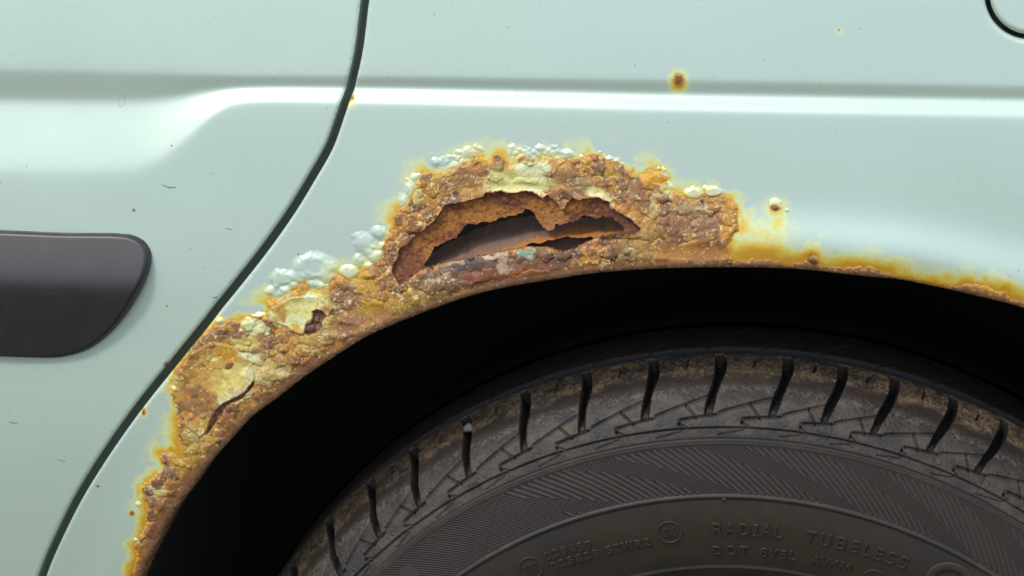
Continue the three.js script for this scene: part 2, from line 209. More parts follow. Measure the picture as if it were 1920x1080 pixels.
const segD = (x, y, a, b, c, d) => { const ex = c - a, ey = d - b, t = clamp(((x - a) * ex + (y - b) * ey) / (ex * ex + ey * ey)); return Math.hypot(x - a - ex * t, y - b - ey * t); };
const smear = un(224, 190);
// lifted paint, gone chalky: x, y, rx, ry, height in mm, how flat on top
const blisters = [[592, 501, 40, 25, 2.6, 0.8], [531, 521, 21, 14, 1.9, 0.7], [655, 509, 19, 13, 1.9, 0.6], [560, 517, 18, 12, 1.7, 0.4], [618, 520, 20, 12, 1.6], [509, 545, 13, 10, 1.3], [533, 545, 14, 10, 1.5], [550, 533, 11, 8, 1.4], [590, 531, 15, 10, 1.5], [574, 519, 11, 8, 1.4], [520, 535, 9, 7, 1.2], [604, 535, 10, 7, 1.3],
  [684, 456, 21, 19, 1.7, 0.3], [712, 436, 15, 13, 1.7], [703, 480, 14, 11, 1.6], [673, 487, 9, 14, 1.5], [690, 472, 11, 9, 1.3], [718, 462, 8, 9, 1.2], [692, 497, 9, 7, 1.3], [714, 474, 7, 7, 1.1], [700, 463, 8, 6, 1.2],
  [769, 352, 10, 17, 1.3], [757, 376, 9, 13, 1.1], [779, 332, 8, 9, 1], [1303, 363, 17, 10, 2.2, 0.8], [1338, 359, 18, 10, 2.3, 0.8], [1312, 374, 10, 6, 1.2], [1328, 372, 9, 6, 1.1], [1455, 383, 12, 11, 1.1], [1476, 393, 3.5, 3.5, 1], [413, 602, 9, 7, 1.2], [490, 593, 18, 9, 1.7], [468, 600, 9, 6, 1], [331, 736, 10, 17, 1.7], [339, 766, 13, 15, 2], [1245, 318, 5, 4, 1.1], [1248, 331, 4, 4, 1], [1236, 316, 4, 3, 0.8], [262, 943, 7, 6, 0.9], [258, 1010, 6, 5, 0.8], [1067, 286, 9, 7, 1.6], [1012, 277, 9, 6, 1.7], [818, 303, 9, 8, 1.6], [1144, 296, 8, 4, 1.1], [1126, 284, 4, 2.5, 0.6]];
for (const [x0, y0, x1, y1, w, n] of [[816, 306, 905, 276, 10, 60], [955, 288, 1064, 290, 17, 85], [965, 318, 1020, 328, 12, 22], [850, 312, 880, 300, 5, 8], [1070, 292, 1180, 305, 4, 16], [500, 540, 545, 550, 9, 22], [556, 528, 630, 538, 8, 20], [1244, 322, 1262, 358, 4, 8], [780, 330, 800, 318, 4, 5]])
  for (let i = 0; i < n; i++) { const t = rnd(), s = (rnd() + rnd() - 1) * w, r = 2.2 + 4.4 * rnd() ** 2; blisters.push([mix(x0, x1, t) + (rnd() - 0.5) * 6, mix(y0, y1, t) + s, r * (1.05 + rnd() * 0.5), r, r * 0.1 + 0.12]); }
const chalk = blisters.map(([x, y, a, b]) => [...un(x, y), a * 1.05, b * 1.05]);
const TEX = { u0: -224, v0: -126, w: 2368, h: 1332, W: 2048, H: 1152 };

function rustColour(u, v, out) {         // solid crust
  const wu = u + (fbm(u / 16, v / 16, 2, 21) - 0.5) * 14, wv = v + (fbm(u / 16, v / 16, 2, 22) - 0.5) * 14;
  const n1 = fbm(wu / 34, wv / 34, 3, 31), n2 = fbm(wu / 9, wv / 9, 3, 32), n3 = vn(u / 2.2, v / 2.2, 33);
  let r = 152, g = 101, b = 62;
  const put = (c, t) => { t = clamp(t); r += (c[0] - r) * t; g += (c[1] - g) * t; b += (c[2] - b) * t; };
  put([196, 138, 60], sst(0.47, 0.61, n1) * 0.8); put([116, 76, 60], sst(0.48, 0.38, n1) * 0.9);
  put([196, 142, 54], sst(-18, -3, rustF.at(u, v) + (n2 - 0.5) * 16) * 0.7);
  put([212, 156, 56], sst(0.55, 0.7, n2) * 0.65); put([98, 62, 44], sst(0.45, 0.3, n2) * 0.75);
  { const w1 = worley((u + (fbm(u / 13, v / 13, 2, 111) - 0.5) * 12) / 24, (v + (fbm(u / 13, v / 13, 2, 112) - 0.5) * 12) / 22, 113); put(w1[2] > 0.35 ? [128, 84, 62] : [190, 130, 54], sst(0.62, 0.3, w1[0]) * 0.5); put([196, 142, 58], sst(0.5, 0.62, w1[0]) * sst(0.45, 0.6, n1) * 0.5); put([100, 64, 46], sst(0.62, 0.85, w1[0]) * 0.5); }
  for (const z of zones) {
    const rg = z.r * 26, dx = mix(u, wu + (n2 - 0.5) * rg, z.r > 0.5 ? 1 : 0.4) - z.u, dy = mix(v, wv + (n1 - 0.5) * rg, z.r > 0.5 ? 1 : 0.4) - z.v;
    const p = (dx * z.ca + dy * z.sa) / z.rx, q = (-dx * z.sa + dy * z.ca) / z.ry, e = p * p + q * q;
    if (e < 2.6) put(z.c, z.s * sst(1.9, 0.35, e + (n2 - 0.5) * 1.2 * z.r));
  }
  const li = lichenAt(u, v);
  if (li > 0.02) {
    const t = sst(0.5, 0.62, fbm(u / 13, v / 13, 2, 43)), k = fbm(u / 4.2, v / 4.2, 3, 41) + li * t * 0.24, tone = vn(u / 7, v / 7, 44);
    put(tone < (v > 520 ? 0.6 : 0.25) ? [200, 176, 96] : [220, 207, 166], sst(v > 520 ? 0.69 : 0.74, v > 520 ? 0.76 : 0.81, k) * 0.85);
  }
  { const ad = archF.at(u, v); put([118, 80, 58], sst(19, 8, ad + (n2 - 0.5) * 10) * 0.85); if (ad < 5) put([168, 138, 106], sst(0.5, 0.62, vn(u / 3, v / 3, 63)) * 0.7); }
  const sp = hash(Math.floor(u / 2.4), Math.floor(v / 2.4), 61); if (sp > 0.996) put([226, 210, 176], 0.7);
  const f = 0.97 + (n3 - 0.5) * 0.1 + (n2 - 0.5) * 0.1; out[0] = r * f; out[1] = g * f * 0.985; out[2] = b * f * 0.9;
}
function midColour(u, v, out) {          // bare layered steel around the hole
  const n1 = fbm(u / 40, v / 24, 3, 71), n2 = fbm(u / 6, v / 5, 4, 72), n3 = vn(u / 1.9, v / 1.7, 73);
  let r = 138, g = 84, b = 42; const put = (c, t) => { t = clamp(t); r += (c[0] - r) * t; g += (c[1] - g) * t; b += (c[2] - b) * t; };
  put([158, 102, 48], sst(0.5, 0.66, n1)); put([112, 62, 40], sst(0.5, 0.36, n1)); put([178, 118, 50], sst(0.52, 0.74, n2) * 0.6); put([98, 58, 38], sst(0.44, 0.26, n2) * 0.7);
  put([112, 66, 52], sst(800, 750, u) * 0.6); put([104, 66, 56], sst(1090, 1150, u) * 0.5);
  const q = un(1040, 425), e = ((u - q[0]) / 26) ** 2 + ((v - q[1]) / 20) ** 2; put([166, 116, 78], Math.exp(-e) * 0.8);
  const f = 0.98 + (n3 - 0.5) * 0.22; out[0] = r * f; out[1] = g * f; out[2] = b * f;
}
const panelMap = (() => {
  const { u0, v0, w, h, W, H } = TEX, a = new Uint8Array(W * H * 4), c = [0, 0, 0], chalkMap = new Float32Array(W * H);
  for (const [x, y, A, B] of chalk) for (let j = Math.max(0, Math.floor((y - 1.2 * B - v0) * H / h)); j <= Math.min(H - 1, (y + 1.2 * B - v0) * H / h); j++) for (let i = Math.max(0, Math.floor((x - 1.2 * A - u0) * W / w)); i <= Math.min(W - 1, (x + 1.2 * A - u0) * W / w); i++) { const e = ((u0 + (i + 0.5) * w / W - x) / A) ** 2 + ((v0 + (j + 0.5) * h / H - y) / B) ** 2; chalkMap[j * W + i] = Math.max(chalkMap[j * W + i], 1.35 - e); }
  for (let j = 0; j < H; j++) for (let i = 0; i < W; i++) {
    const u = u0 + (i + 0.5) * w / W, v = v0 + (j + 0.5) * h / H, o = (j * W + i) * 4;
    let [r, g, b] = PAINT; const put = (cc, t) => { t = clamp(t); r += (cc[0] - r) * t; g += (cc[1] - g) * t; b += (cc[2] - b) * t; };
    const grain = (hash(i, j, 1) - 0.5) * 5 + (vn(u / 3, v / 3, 2) - 0.5) * 3 + (fbm(u / 260, v / 160, 3, 9) - 0.5) * 7; r += grain; g += grain; b += grain;
    const edge = rustD(u, v), inFrame = sst(2120, 2060, u) * sst(1205, 1185, v);
    const isRight = doorF.at(u, v) > 0;
    if (isRight) {
      let s = 0;
      for (const [x, y, A, B, k] of stains) { const e = ((u - x) / A) ** 2 + ((v - y) / B) ** 2; if (e < 5) s = Math.max(s, k * Math.exp(-e)); }
      if (edge < 78 || s > 0.01) {
        const n = fbm(u / 26, v / 26, 3, 81), n2 = fbm(u / 6, v / 6, 3, 82), n3 = vn(u / 2.3, v / 2.3, 83);
        const reach = 9 + 20 * sst(0.35, 0.62, n) + 16 * s, h0 = Math.exp(-Math.max(0, edge) / reach * 1.5) * (0.85 + 0.35 * s) * sst(78, 50, edge), hs = Math.max(h0, s * 0.95);
        const st = clamp((hs + ((n - 0.5) * 0.26 + (n2 - 0.5) * 0.2 + (n3 - 0.5) * 0.06) * sst(0, 0.3, hs)) * inFrame);
        put([218, 220, 162], sst(0.04, 0.36, st) * 0.95); put([226, 192, 70], sst(0.28, 0.66, st)); put([210, 148, 36], sst(0.56, 0.95, st) * 0.9);
        const ck = chalkMap[j * W + i]; if (ck > 0) put([212, 223, 214], sst(0.15, 1, ck + (n2 - 0.5) * 0.7) * mix(0.12, edge < -6 ? 0.4 : 0.62, sst(0.1, 0.5, st)));
      }
    }
    for (const [x, y, A, B] of rustDots) { if (Math.abs(u - x) > 30 || Math.abs(v - y) > 30) continue; const e = ((u - x) / A) ** 2 + ((v - y) / B) ** 2 + (vn(u / 2.5, v / 2.5, 91) - 0.5) * 1.2; put([186, 130, 46], sst(2.6, 0.8, e) * 0.85); put([124, 72, 40], sst(1.1, 0.3, e) * 0.9); }
    for (const q of scratches) { if (u < Math.min(q[0], q[2]) - 4 || u > Math.max(q[0], q[2]) + 4 || v < Math.min(q[1], q[3]) - 4 || v > Math.max(q[1], q[3]) + 4) continue; const d = segD(u, v, q[0], q[1], q[2], q[3]); put(q[4] >= 1 ? [48, 60, 56] : [214, 220, 206], sst(q[4], 0, d) * (q[4] >= 1 ? 0.7 : 0.5)); }
    { const dx = u - smear[0], dy = v - smear[1]; if (Math.abs(dx) < 14 && Math.abs(dy) < 18) { const e = (dx / 8) ** 2 + ((dy + dx * 0.2) / 13) ** 2 + (vn(u / 4, v / 4, 95) - 0.5) * 0.9; put([176, 172, 152], sst(1, 0.75, e) * sst(0.2, 0.6, e) * 0.7); } }
    { const p = hash(Math.floor(u / 2), Math.floor(v / 2), 97); if (p > 0.99985) put([96, 98, 88], 0.6); if (p < 0.00012) put([170, 130, 80], 0.5); }
    if (isRight && edge < 3) {
      if (aF.at(u, v) < 1.2) midColour(u, v, c); else if (p2F.at(u, v) < 0 || crF.at(u, v) < 0) { const f = 0.75 + fbm(u / 4, v / 4, 3, 99) * 0.5; c[0] = 122 * f; c[1] = 76 * f; c[2] = 54 * f; } else rustColour(u, v, c);
      put(c, sst(3, -4, edge) * inFrame);
    }
    a[o] = clamp(r, 0, 255); a[o + 1] = clamp(g, 0, 255); a[o + 2] = clamp(b, 0, 255); a[o + 3] = 255;
  }
  const t = new THREE.DataTexture(a, W, H); t.colorSpace = THREE.SRGBColorSpace; t.magFilter = t.minFilter = THREE.LinearFilter; t.needsUpdate = true; return t;
})();
function noiseMap(W, H, f) { const a = new Uint8Array(W * H * 4); for (let j = 0; j < H; j++) for (let i = 0; i < W; i++) { const c = f(i, j), o = (j * W + i) * 4; a[o] = clamp(c[0], 0, 255); a[o + 1] = clamp(c[1], 0, 255); a[o + 2] = clamp(c[2], 0, 255); a[o + 3] = 255; } const t = new THREE.DataTexture(a, W, H); t.colorSpace = THREE.SRGBColorSpace; t.magFilter = t.minFilter = THREE.LinearFilter; t.wrapS = t.wrapT = THREE.MirroredRepeatWrapping; t.needsUpdate = true; return t; }

// ---------------------------------------------------------------- materials
const lin = (r, g, b) => new THREE.Color().setRGB(r, g, b);
const M = {
  paint: new THREE.MeshPhysicalMaterial({ map: panelMap, metalness: 0.38, roughness: 0.4, clearcoat: 1, clearcoatRoughness: 0.12 }),
  paintPlain: new THREE.MeshPhysicalMaterial({ color: new THREE.Color(PAINT[0] / 255, PAINT[1] / 255, PAINT[2] / 255).convertSRGBToLinear(), metalness: 0.38, roughness: 0.4, clearcoat: 1, clearcoatRoughness: 0.12 }),
  lifted: new THREE.MeshPhysicalMaterial({ map: panelMap, metalness: 0.35, roughness: 0.42, clearcoat: 0.8, clearcoatRoughness: 0.18 }),
  rust: new THREE.MeshPhysicalMaterial({ map: panelMap, roughness: 0.55, metalness: 0, clearcoat: 0.22, clearcoatRoughness: 0.35 }),
  rustMatte: new THREE.MeshStandardMaterial({ map: panelMap, roughness: 0.95 }),
  jamb: new THREE.MeshStandardMaterial({ color: new THREE.Color(PAINT[0] / 255, PAINT[1] / 255, PAINT[2] / 255).convertSRGBToLinear(), roughness: 0.7 }),
  black: new THREE.MeshStandardMaterial({ color: lin(0.03, 0.03, 0.03), roughness: 0.9 }),
  liner: new THREE.MeshStandardMaterial({ color: lin(0.035, 0.031, 0.028), roughness: 0.95 }),
  rim: new THREE.MeshStandardMaterial({ color: lin(0.25, 0.25, 0.26), metalness: 0.8, roughness: 0.45 }),
};

// ---------------------------------------------------------------- mesh builders
const car = new THREE.Group(); car.name = 'parked_car'; scene.add(car);
car.userData = { label: 'pale mint green car with a rotted rear wheel arch above a dusty tyre', category: 'car' };
const used = {};
function add(name, geometry, material, parent = car, label) {
  const m = new THREE.Mesh(geometry, material); m.castShadow = m.receiveShadow = true;
  const n = used[name] = (used[name] ?? -1) + 1; m.name = n ? name + '_' + String(n).padStart(3, '0') : name;
  if (label) m.userData.label = label; parent.add(m); return m;
}
const tu = (u) => (u - TEX.u0) / TEX.w, tv = (v) => (v - TEX.v0) / TEX.h;
function range(a, b, h) { const n = Math.max(1, Math.round((b - a) / h)), r = []; for (let i = 0; i < n; i++) r.push(a + (b - a) * i / n); return r; }
// A sheet over the panel's plane: kept where S > 0, cut cleanly along S = 0, its rim turned back by skirt(u, v) metres.
function sheet(us, vs, S, Z, skirt) {
  const n = us.length, m = vs.length, s = new Float64Array(n * m), id = new Int32Array(n * m).fill(-1), cut = new Map(), pos = [], uv = [], at = [], idx = [];
  for (let j = 0; j < m; j++) for (let i = 0; i < n; i++) s[j * n + i] = S(us[i], vs[j]);
  const put = (u, v, dz = 0) => { pos.push(X(u), Y(v), Z(u, v) - dz); uv.push(tu(u), tv(v)); at.push(u, v); return pos.length / 3 - 1; };
  const vid = (o) => (id[o] < 0 ? (id[o] = put(us[o % n], vs[Math.floor(o / n)])) : id[o]);
  const cross = (o, q) => {
    const key = Math.min(o, q) * 2 + (Math.abs(o - q) === 1 ? 0 : 1); if (cut.has(key)) return cut.get(key);
    const ua = us[o % n], va = vs[Math.floor(o / n)], ub = us[q % n], vb = vs[Math.floor(q / n)]; let t = s[o] / (s[o] - s[q]);
    const sm_ = S(mix(ua, ub, t), mix(va, vb, t)); t = clamp(t - sm_ / (s[q] - s[o]), 0.02, 0.98);
    const r = put(mix(ua, ub, t), mix(va, vb, t)); cut.set(key, r); return r;
  };
  const rim = [];
  for (let j = 0; j < m - 1; j++) for (let i = 0; i < n - 1; i++) {
    const a = j * n + i, c = [a, a + n, a + n + 1, a + 1], k = c.filter((o) => s[o] >= 0).length;
    if (!k) continue;
    if (k === 4) { const [A, C, D, B] = c.map(vid); if ((i + j) & 1) idx.push(A, C, B, B, C, D); else idx.push(A, C, D, A, D, B); continue; }
    const poly = []; let out = -1, back = -1;
    for (let e = 0; e < 4; e++) { const o = c[e], q = c[(e + 1) % 4]; if (s[o] >= 0) poly.push(vid(o)); if ((s[o] >= 0) !== (s[q] >= 0)) { const x = cross(o, q); poly.push(x); if (s[o] >= 0) out = x; else back = x; } }
    for (let e = 1; e + 1 < poly.length; e++) idx.push(poly[0], poly[e], poly[e + 1]);
    if (out >= 0 && back >= 0) rim.push([out, back]);
  }
  if (skirt) for (const [a, b] of rim) {
    const ua = at[a * 2], va = at[a * 2 + 1], ub = at[b * 2], vb = at[b * 2 + 1], da = skirt(ua, va), db = skirt(ub, vb); if (da <= 0 && db <= 0) continue;
    const p = put(ua, va), q = put(ub, vb), r = put(ua, va, da), t = put(ub, vb, db); idx.push(p, r, q, q, r, t);
  }
  const g = new THREE.BufferGeometry(); g.setAttribute('position', new THREE.Float32BufferAttribute(pos, 3)); g.setAttribute('uv', new THREE.Float32BufferAttribute(uv, 2)); g.setIndex(idx); g.computeVertexNormals(); return g;
}

// ---------------------------------------------------------------- the body panels
const gu = [...range(U0, -100, 24), ...range(-100, 1980, 4), ...range(1980, U1, 24), U1].sort((a, b) => a - b), gv = [...range(V0, -40, 24), ...range(-40, 1180, 4), ...range(1180, V1, 24), V1];
const sQuarter = (u, v) => Math.min(doorF.at(u, v) - GAP, archF.at(u, v), flapSD(u, v) - 4.5);
const quarterPanel = add('quarter_panel', sheet(gu.filter((u) => u > -140), gv, (u, v) => Math.min(sQuarter(u, v), rustF.at(u, v) + 16), bodyZ, (u, v) => (rustF.at(u, v) < -8 ? 0 : Math.abs(doorF.at(u, v)) < 14 ? 0.007 : 0.014)), M.paint, car, 'mint green rear quarter panel with a rusted through wheel arch');
const door = add('door', sheet(gu.filter((u) => u < 780), gv, (u, v) => -doorF.at(u, v) - GAP, bodyZ, () => 0.007), M.paint, car, 'mint green door with a pressed channel and black side moulding');
add('fuel_flap', sheet(range(1780, 2330, 4), range(-440, 100, 4), (u, v) => -flapSD(u, v) - 4.5, bodyZ, () => 0.012), M.paint, car, 'mint green fuel filler flap with rounded corner');
{ // recesses behind the gaps
  const g = sheet(range(-160, 800, 8), gv.filter((v, i) => v > -1390 && i % 2 === 0), (u, v) => 90 - Math.abs(doorF.at(u, v)), (u, v) => smoothZ(u, v) - 0.03);
  add('door_jamb', g, M.jamb, car);
  add('filler_recess', sheet(range(1770, 2340, 10), range(-450, 110, 10), (u, v) => 20 - flapSD(u, v), (u, v) => smoothZ(u, v) - 0.012), M.black, car);
}

// side moulding of the door
{
  const line = spline(unAll([[120, 433], [190, 433.5], [225, 434.5], [250, 438], [270, 448], [283, 465], [286, 485], [281, 510], [266, 545], [238, 590], [205, 627], [165, 655], [120, 668], [60, 672], [0, 671]]), 90);
  const poly = [[-1700, 430], ...line, [-1700, line[line.length - 1][1]]];
  const f = new Field((u, v) => -polySD(poly, u, v), -1720, 400, 320, 700, 2);
  const vr = un(100, 526)[1];
  const Zm = (u, v) => { const d = f.at(u, v); const w = 9; return smoothZ(u, v) + 0.0095 - roll(d, w, 0.0045) + (-0.30 * R_(vr - v, 15) - 0.15 * R_(v - vr, 15)) * K; };
  const m = sheet([...range(-1715, -60, 20), ...range(-60, 320, 2.5)], range(415, 700, 2.5), (u, v) => f.at(u, v), Zm, () => 0.009);
  const marks = []; for (let i = 0; i < 46; i++) { const x = rnd() * 1024, y = rnd() * 512, t = (rnd() < 0.6 ? 0.05 : 1.1) + (rnd() - 0.5) * 0.7, l = 12 + rnd() * rnd() * 150; marks.push([x, y, x + Math.cos(t) * l, y + Math.sin(t) * l, rnd()]); }
  const nm = noiseMap(1024, 512, (i, j) => {
    const n = fbm(i / 60, j / 60, 4, 200), n2 = fbm(i / 3, j / 3, 2, 202), sp = hash(i, j, 201); let k = 29 + (n - 0.5) * 12 + (n2 - 0.5) * 12 + (sp > 0.9985 ? 46 : 0);
    for (const q of marks) { if (i < Math.min(q[0], q[2]) - 2 || i > Math.max(q[0], q[2]) + 2 || j < Math.min(q[1], q[3]) - 2 || j > Math.max(q[1], q[3]) + 2) continue; k += sst(1.6, 0.2, segD(i, j, q[0], q[1], q[2], q[3])) * (8 + 20 * q[4]); }
    return [k * 1.14, k * 0.97, k * 1.04];
  });
  nm.repeat.set(TEX.w / 524, TEX.h / 270); nm.offset.set(0, -(420 - TEX.v0) / 270);
  add('side_moulding', m, new THREE.MeshPhysicalMaterial({ map: nm, roughness: 0.42, ior: 1.48, clearcoat: 0.25, clearcoatRoughness: 0.3 }), door, 'scuffed black plastic side moulding with a tapered end');
}

// ---------------------------------------------------------------- rust
function crustH(u, v) {                  // height of the crust over the pressed surface, metres
  const d = rustD(u, v), n = fbm(u / 40, v / 40, 2, 110), env = sst(4, -9, d);
  const wu = u + (fbm(u / 13, v / 13, 2, 111) - 0.5) * 12, wv = v + (fbm(u / 13, v / 13, 2, 112) - 0.5) * 12;
  const w1 = worley(wu / 24, wv / 22, 113), w2 = worley(wu / 10, wv / 9.5, 114), w3 = worley(u / 4.6, v / 4.6, 115);
  const b1 = Math.sqrt(Math.max(0, 1 - (w1[0] / 0.72) ** 2)) * (0.3 + w1[2]), b2 = Math.sqrt(Math.max(0, 1 - (w2[0] / 0.66) ** 2)) * (0.25 + w2[2]), b3 = Math.sqrt(Math.max(0, 1 - (w3[0] / 0.6) ** 2)) * w3[2];
  const flat = Math.max(smoothAt(u, v), sst(26, 12, archF.at(u, v)) * 0.75), f1 = f1F.at(u, v), f2 = f2F.at(u, v), plate = Math.max(sst(1.2, -1.2, f1), sst(1.2, -1.2, f2));
  const busy = (1 - 0.92 * flat) * (1 - 0.55 * plate);
  let h = 0.25e-3 + (1.35e-3 * b1 + 0.3e-3 * b2 * (0.4 + n)) * busy + (0.03e-3 * b3 + 0.05e-3 * (fbm(u / 3.4, v / 3.4, 2, 116) - 0.5)) * (1 - 0.75 * flat) * (1 - 0.5 * plate) + 0.8e-3 * (n - 0.4) * (1 - flat);
  const li = lichenAt(u, v); if (li > 0.1) h += 0.14e-3 * li * b3 * sst(0.44, 0.62, fbm(u / 13, v / 13, 2, 43));
  h = h * env - 0.12e-3 * (1 - env);
  h += 1.15e-3 * plate * env * mix(0.6, 1.25, Math.exp(-Math.max(0, -Math.max(-1e3, plate ? Math.max(Math.min(f1, f2), -60) : 0)) / 7));
  const a = aF.at(u, v); if (a < 30) h += 0.9e-3 * Math.exp(-Math.max(0, a) / 7) * (v < un(1000, 440)[1] ? 1 : -0.6);
  const p = Math.min(p2F.at(u, v), crF.at(u, v)); if (p < 3) h -= 1.9e-3 * sst(1.5, -2, p) * (0.7 + fbm(u / 6, v / 6, 2, 118) * 0.7);
  return h;
}
const crustZ = (u, v) => bodyZ(u, v) + crustH(u, v);
const ragged = (u, v, s) => (fbm(u / 4.5, v / 4.5, 2, s) - 0.5) * 4.5;
const holeS = (u, v) => Math.min(aF.at(u, v), bF.at(u, v)) + ragged(u, v, 170);
const sCrust = (u, v) => (rustF.at(u, v) > 22 ? -9 : archF.at(u, v) < -8 ? -8 : sCrust_(u, v));
function sCrust_(u, v) { return Math.min(7 - rustD(u, v), doorF.at(u, v) - GAP, archF.at(u, v) + (vn(u / 5, v / 5, 120) - 0.5) * 1.6, holeS(u, v)); }
const crust = add('rust_crust', sheet(range(215, 2100, 1.35), range(255, 1190, 1.35), sCrust, crustZ, (u, v) => (archF.at(u, v) < 4 ? 0.014 : doorF.at(u, v) < GAP + 2 ? 0.007 : holeS(u, v) < 4 ? 0.0007 : 0)), M.rust, quarterPanel, 'flaking orange brown rust crust along the arch');
// bare layered steel round the hole
const midZ = (u, v) => smoothZ(u, v) - 0.9e-3 - 0.9e-3 * sst(0, -30, aF.at(u, v)) + 0.9e-3 * (fbm(u / 26, v / 26, 2, 130) - 0.5) + 1.1e-3 * (fbm(u / 6.5, v / 5, 4, 131) - 0.5) + 0.5e-3 * Math.exp(-Math.max(0, bF.at(u, v)) / 5) * (fbm(u / 9, v / 9, 2, 132) - 0.3);
add('corroded_layer', sheet(range(715, 1225, 1.35), range(335, 560, 1.35), (u, v) => Math.min(6 - aF.at(u, v), bF.at(u, v) + ragged(u, v, 171)), midZ, (u, v) => (bF.at(u, v) < 4 ? 0.0009 : 0)), M.rustMatte, quarterPanel, 'rough orange brown steel layer laid bare round the hole');
// inner skin seen through the hole, its lower edge torn
{
  const edge = unAll([[700, 560], [790, 520], [850, 500], [900, 486], [940, 474], [972, 464], [986, 459.5], [998, 455.5], [1016, 455.5], [1030, 451], [1055, 447], [1078, 446.5], [1112, 446], [1150, 442], [1190, 440], [1230, 436]], -0.004);
  const low = (u) => table(edge, u);
  const crest = unAll([[700, 540], [780, 500], [805, 489], [850, 461], [900, 440], [950, 428], [1000, 420], [1050, 428], [1100, 424], [1150, 420], [1230, 425]], -0.02);
  const Zi = (u, v) => { const d = Math.max(0, low(u) - v), over = table(crest, u) - v + (fbm(u / 18, v / 18, 2, 146) - 0.5) * 8; return smoothZ(u, v) - 0.0022 - 0.026 * (1 - Math.exp(-d / 66)) - 0.003 * R_(over + 5, 6) - d * 0.05 * K + 0.0005 * (fbm(u / 8, v / 8, 3, 140) - 0.5) * sst(60, 0, d) + 0.0011 * Math.exp(-d / 7) * (fbm(u / 14, 3, 2, 141)); };
  const us = range(690, 1250, 2), vs = range(330, 590, 2);
  const g = sheet(us, vs, (u, v) => low(u) - v + (vn(u / 6, 1, 142) - 0.5) * 3, Zi, () => 0.001);
  const p = g.attributes.position, col = new Float32Array(p.count * 3), c = new THREE.Color();
  for (let i = 0; i < p.count; i++) {
    const u = p.getX(i) / K + 960, v = 540 - (p.getY(i) - Y0) / K, d = low(u) - v, n = fbm(u / 10, v / 10, 3, 143), f = 0.62 + 0.36 * vn(u / 2.5, v / 2.5, 144) + 0.4 * n;
    const t = sst(9, 3, d + (n - 0.5) * 22) * sst(880, 960, u), w = sst(980, 860, u) * sst(40, 5, d);
    c.setRGB(118 / 255, 91 / 255, 78 / 255, THREE.SRGBColorSpace).lerp(new THREE.Color().setRGB(176 / 255, 108 / 255, 40 / 255, THREE.SRGBColorSpace), t * 0.9).lerp(new THREE.Color().setRGB(128 / 255, 94 / 255, 66 / 255, THREE.SRGBColorSpace), w * 0.7).multiplyScalar(f);
    col.set([c.r, c.g, c.b], i * 3);
  }
  g.setAttribute('color', new THREE.BufferAttribute(col, 3));
  add('inner_skin', g, new THREE.MeshStandardMaterial({ vertexColors: true, roughness: 0.8 }), quarterPanel, 'mauve brown inner steel skin seen through the rust hole');
  const back = sheet(range(690, 1250, 3), range(400, 560, 3), (u, v) => Math.min(archF.at(u, v) - 8, v - low(u) + 3), (u, v) => smoothZ(u, v) - 0.013 + 0.0018 * (fbm(u / 12, v / 9, 3, 145) - 0.5));
  add('inner_backing', back, new THREE.MeshStandardMaterial({ color: lin(0.17, 0.09, 0.055), roughness: 0.95 }), quarterPanel);
}

// blisters: domes of lifted paint, each one a piece of its own
function dome(u, v, rx, ry, h, name = 'paint_blister', mat = M.paint, rough = 0.2, parent = quarterPanel, flatTop = 0) {
  const rings = Math.max(5, Math.round(Math.max(rx, ry) / 2.2)), seg = Math.max(14, Math.round(Math.max(rx, ry) * 1.5)), pos = [], uv = [], idx = [], s = Math.floor(rnd() * 9999);
  for (let i = 0; i <= rings; i++) for (let k = 0; k < seg; k++) {
    const q = i / rings, a = k / seg * 2 * Math.PI, wob = 1 + rough * (fbm(Math.cos(a) * 1.6 + 5, Math.sin(a) * 1.6 + 5, 2, s) - 0.5) * 2;
    const x = u + Math.cos(a) * rx * q * wob, y = v + Math.sin(a) * ry * q * wob;
    const e = Math.max(0, 1 - q * q), pr = mix(Math.pow(e, 1.35), Math.pow(e, 0.75) * (0.62 + 0.38 * Math.exp(-(((q - 0.72) / 0.25) ** 2))), flatTop);
    const zz = (name === 'rust_nodule' ? (parent === door ? bodyZ(x, y) : Math.max(crustZ(u, v) - 1e-4, bodyZ(x, y))) : bodyZ(x, y)) + h * pr * (1 + Math.min(0.5, rough * 1.5) * (fbm(x / 8, y / 8, 2, s + 5) - 0.5) * (rx > 12 ? 1.3 : 1)) - 0.06e-3 * (i === rings);
    pos.push(X(x), Y(y), zz); uv.push(tu(x), tv(y));
  }
  for (let i = 0; i < rings; i++) for (let k = 0; k < seg; k++) { const a = i * seg + k, b = i * seg + (k + 1) % seg; if (i) idx.push(a, a + seg, b); idx.push(b, a + seg, b + seg); }
  const g = new THREE.BufferGeometry(); g.setAttribute('position', new THREE.Float32BufferAttribute(pos, 3)); g.setAttribute('uv', new THREE.Float32BufferAttribute(uv, 2)); g.setIndex(idx); g.computeVertexNormals();
  return add(name, g, mat, parent);
}
const blister = (x, y, rx, ry, hmm, ft = 0) => { const [u, v] = un(x, y); return dome(u, v, rx * 1.12, ry * 1.12, hmm * 0.62e-3, 'paint_blister', M.lifted, 0.36, quarterPanel, ft); };
const boxes = [[488, 466, 676, 562], [652, 420, 732, 508], [744, 314, 802, 402], [804, 262, 918, 326], [942, 260, 1082, 348], [1082, 282, 1196, 314], [1232, 308, 1278, 372], [1278, 342, 1364, 386]];
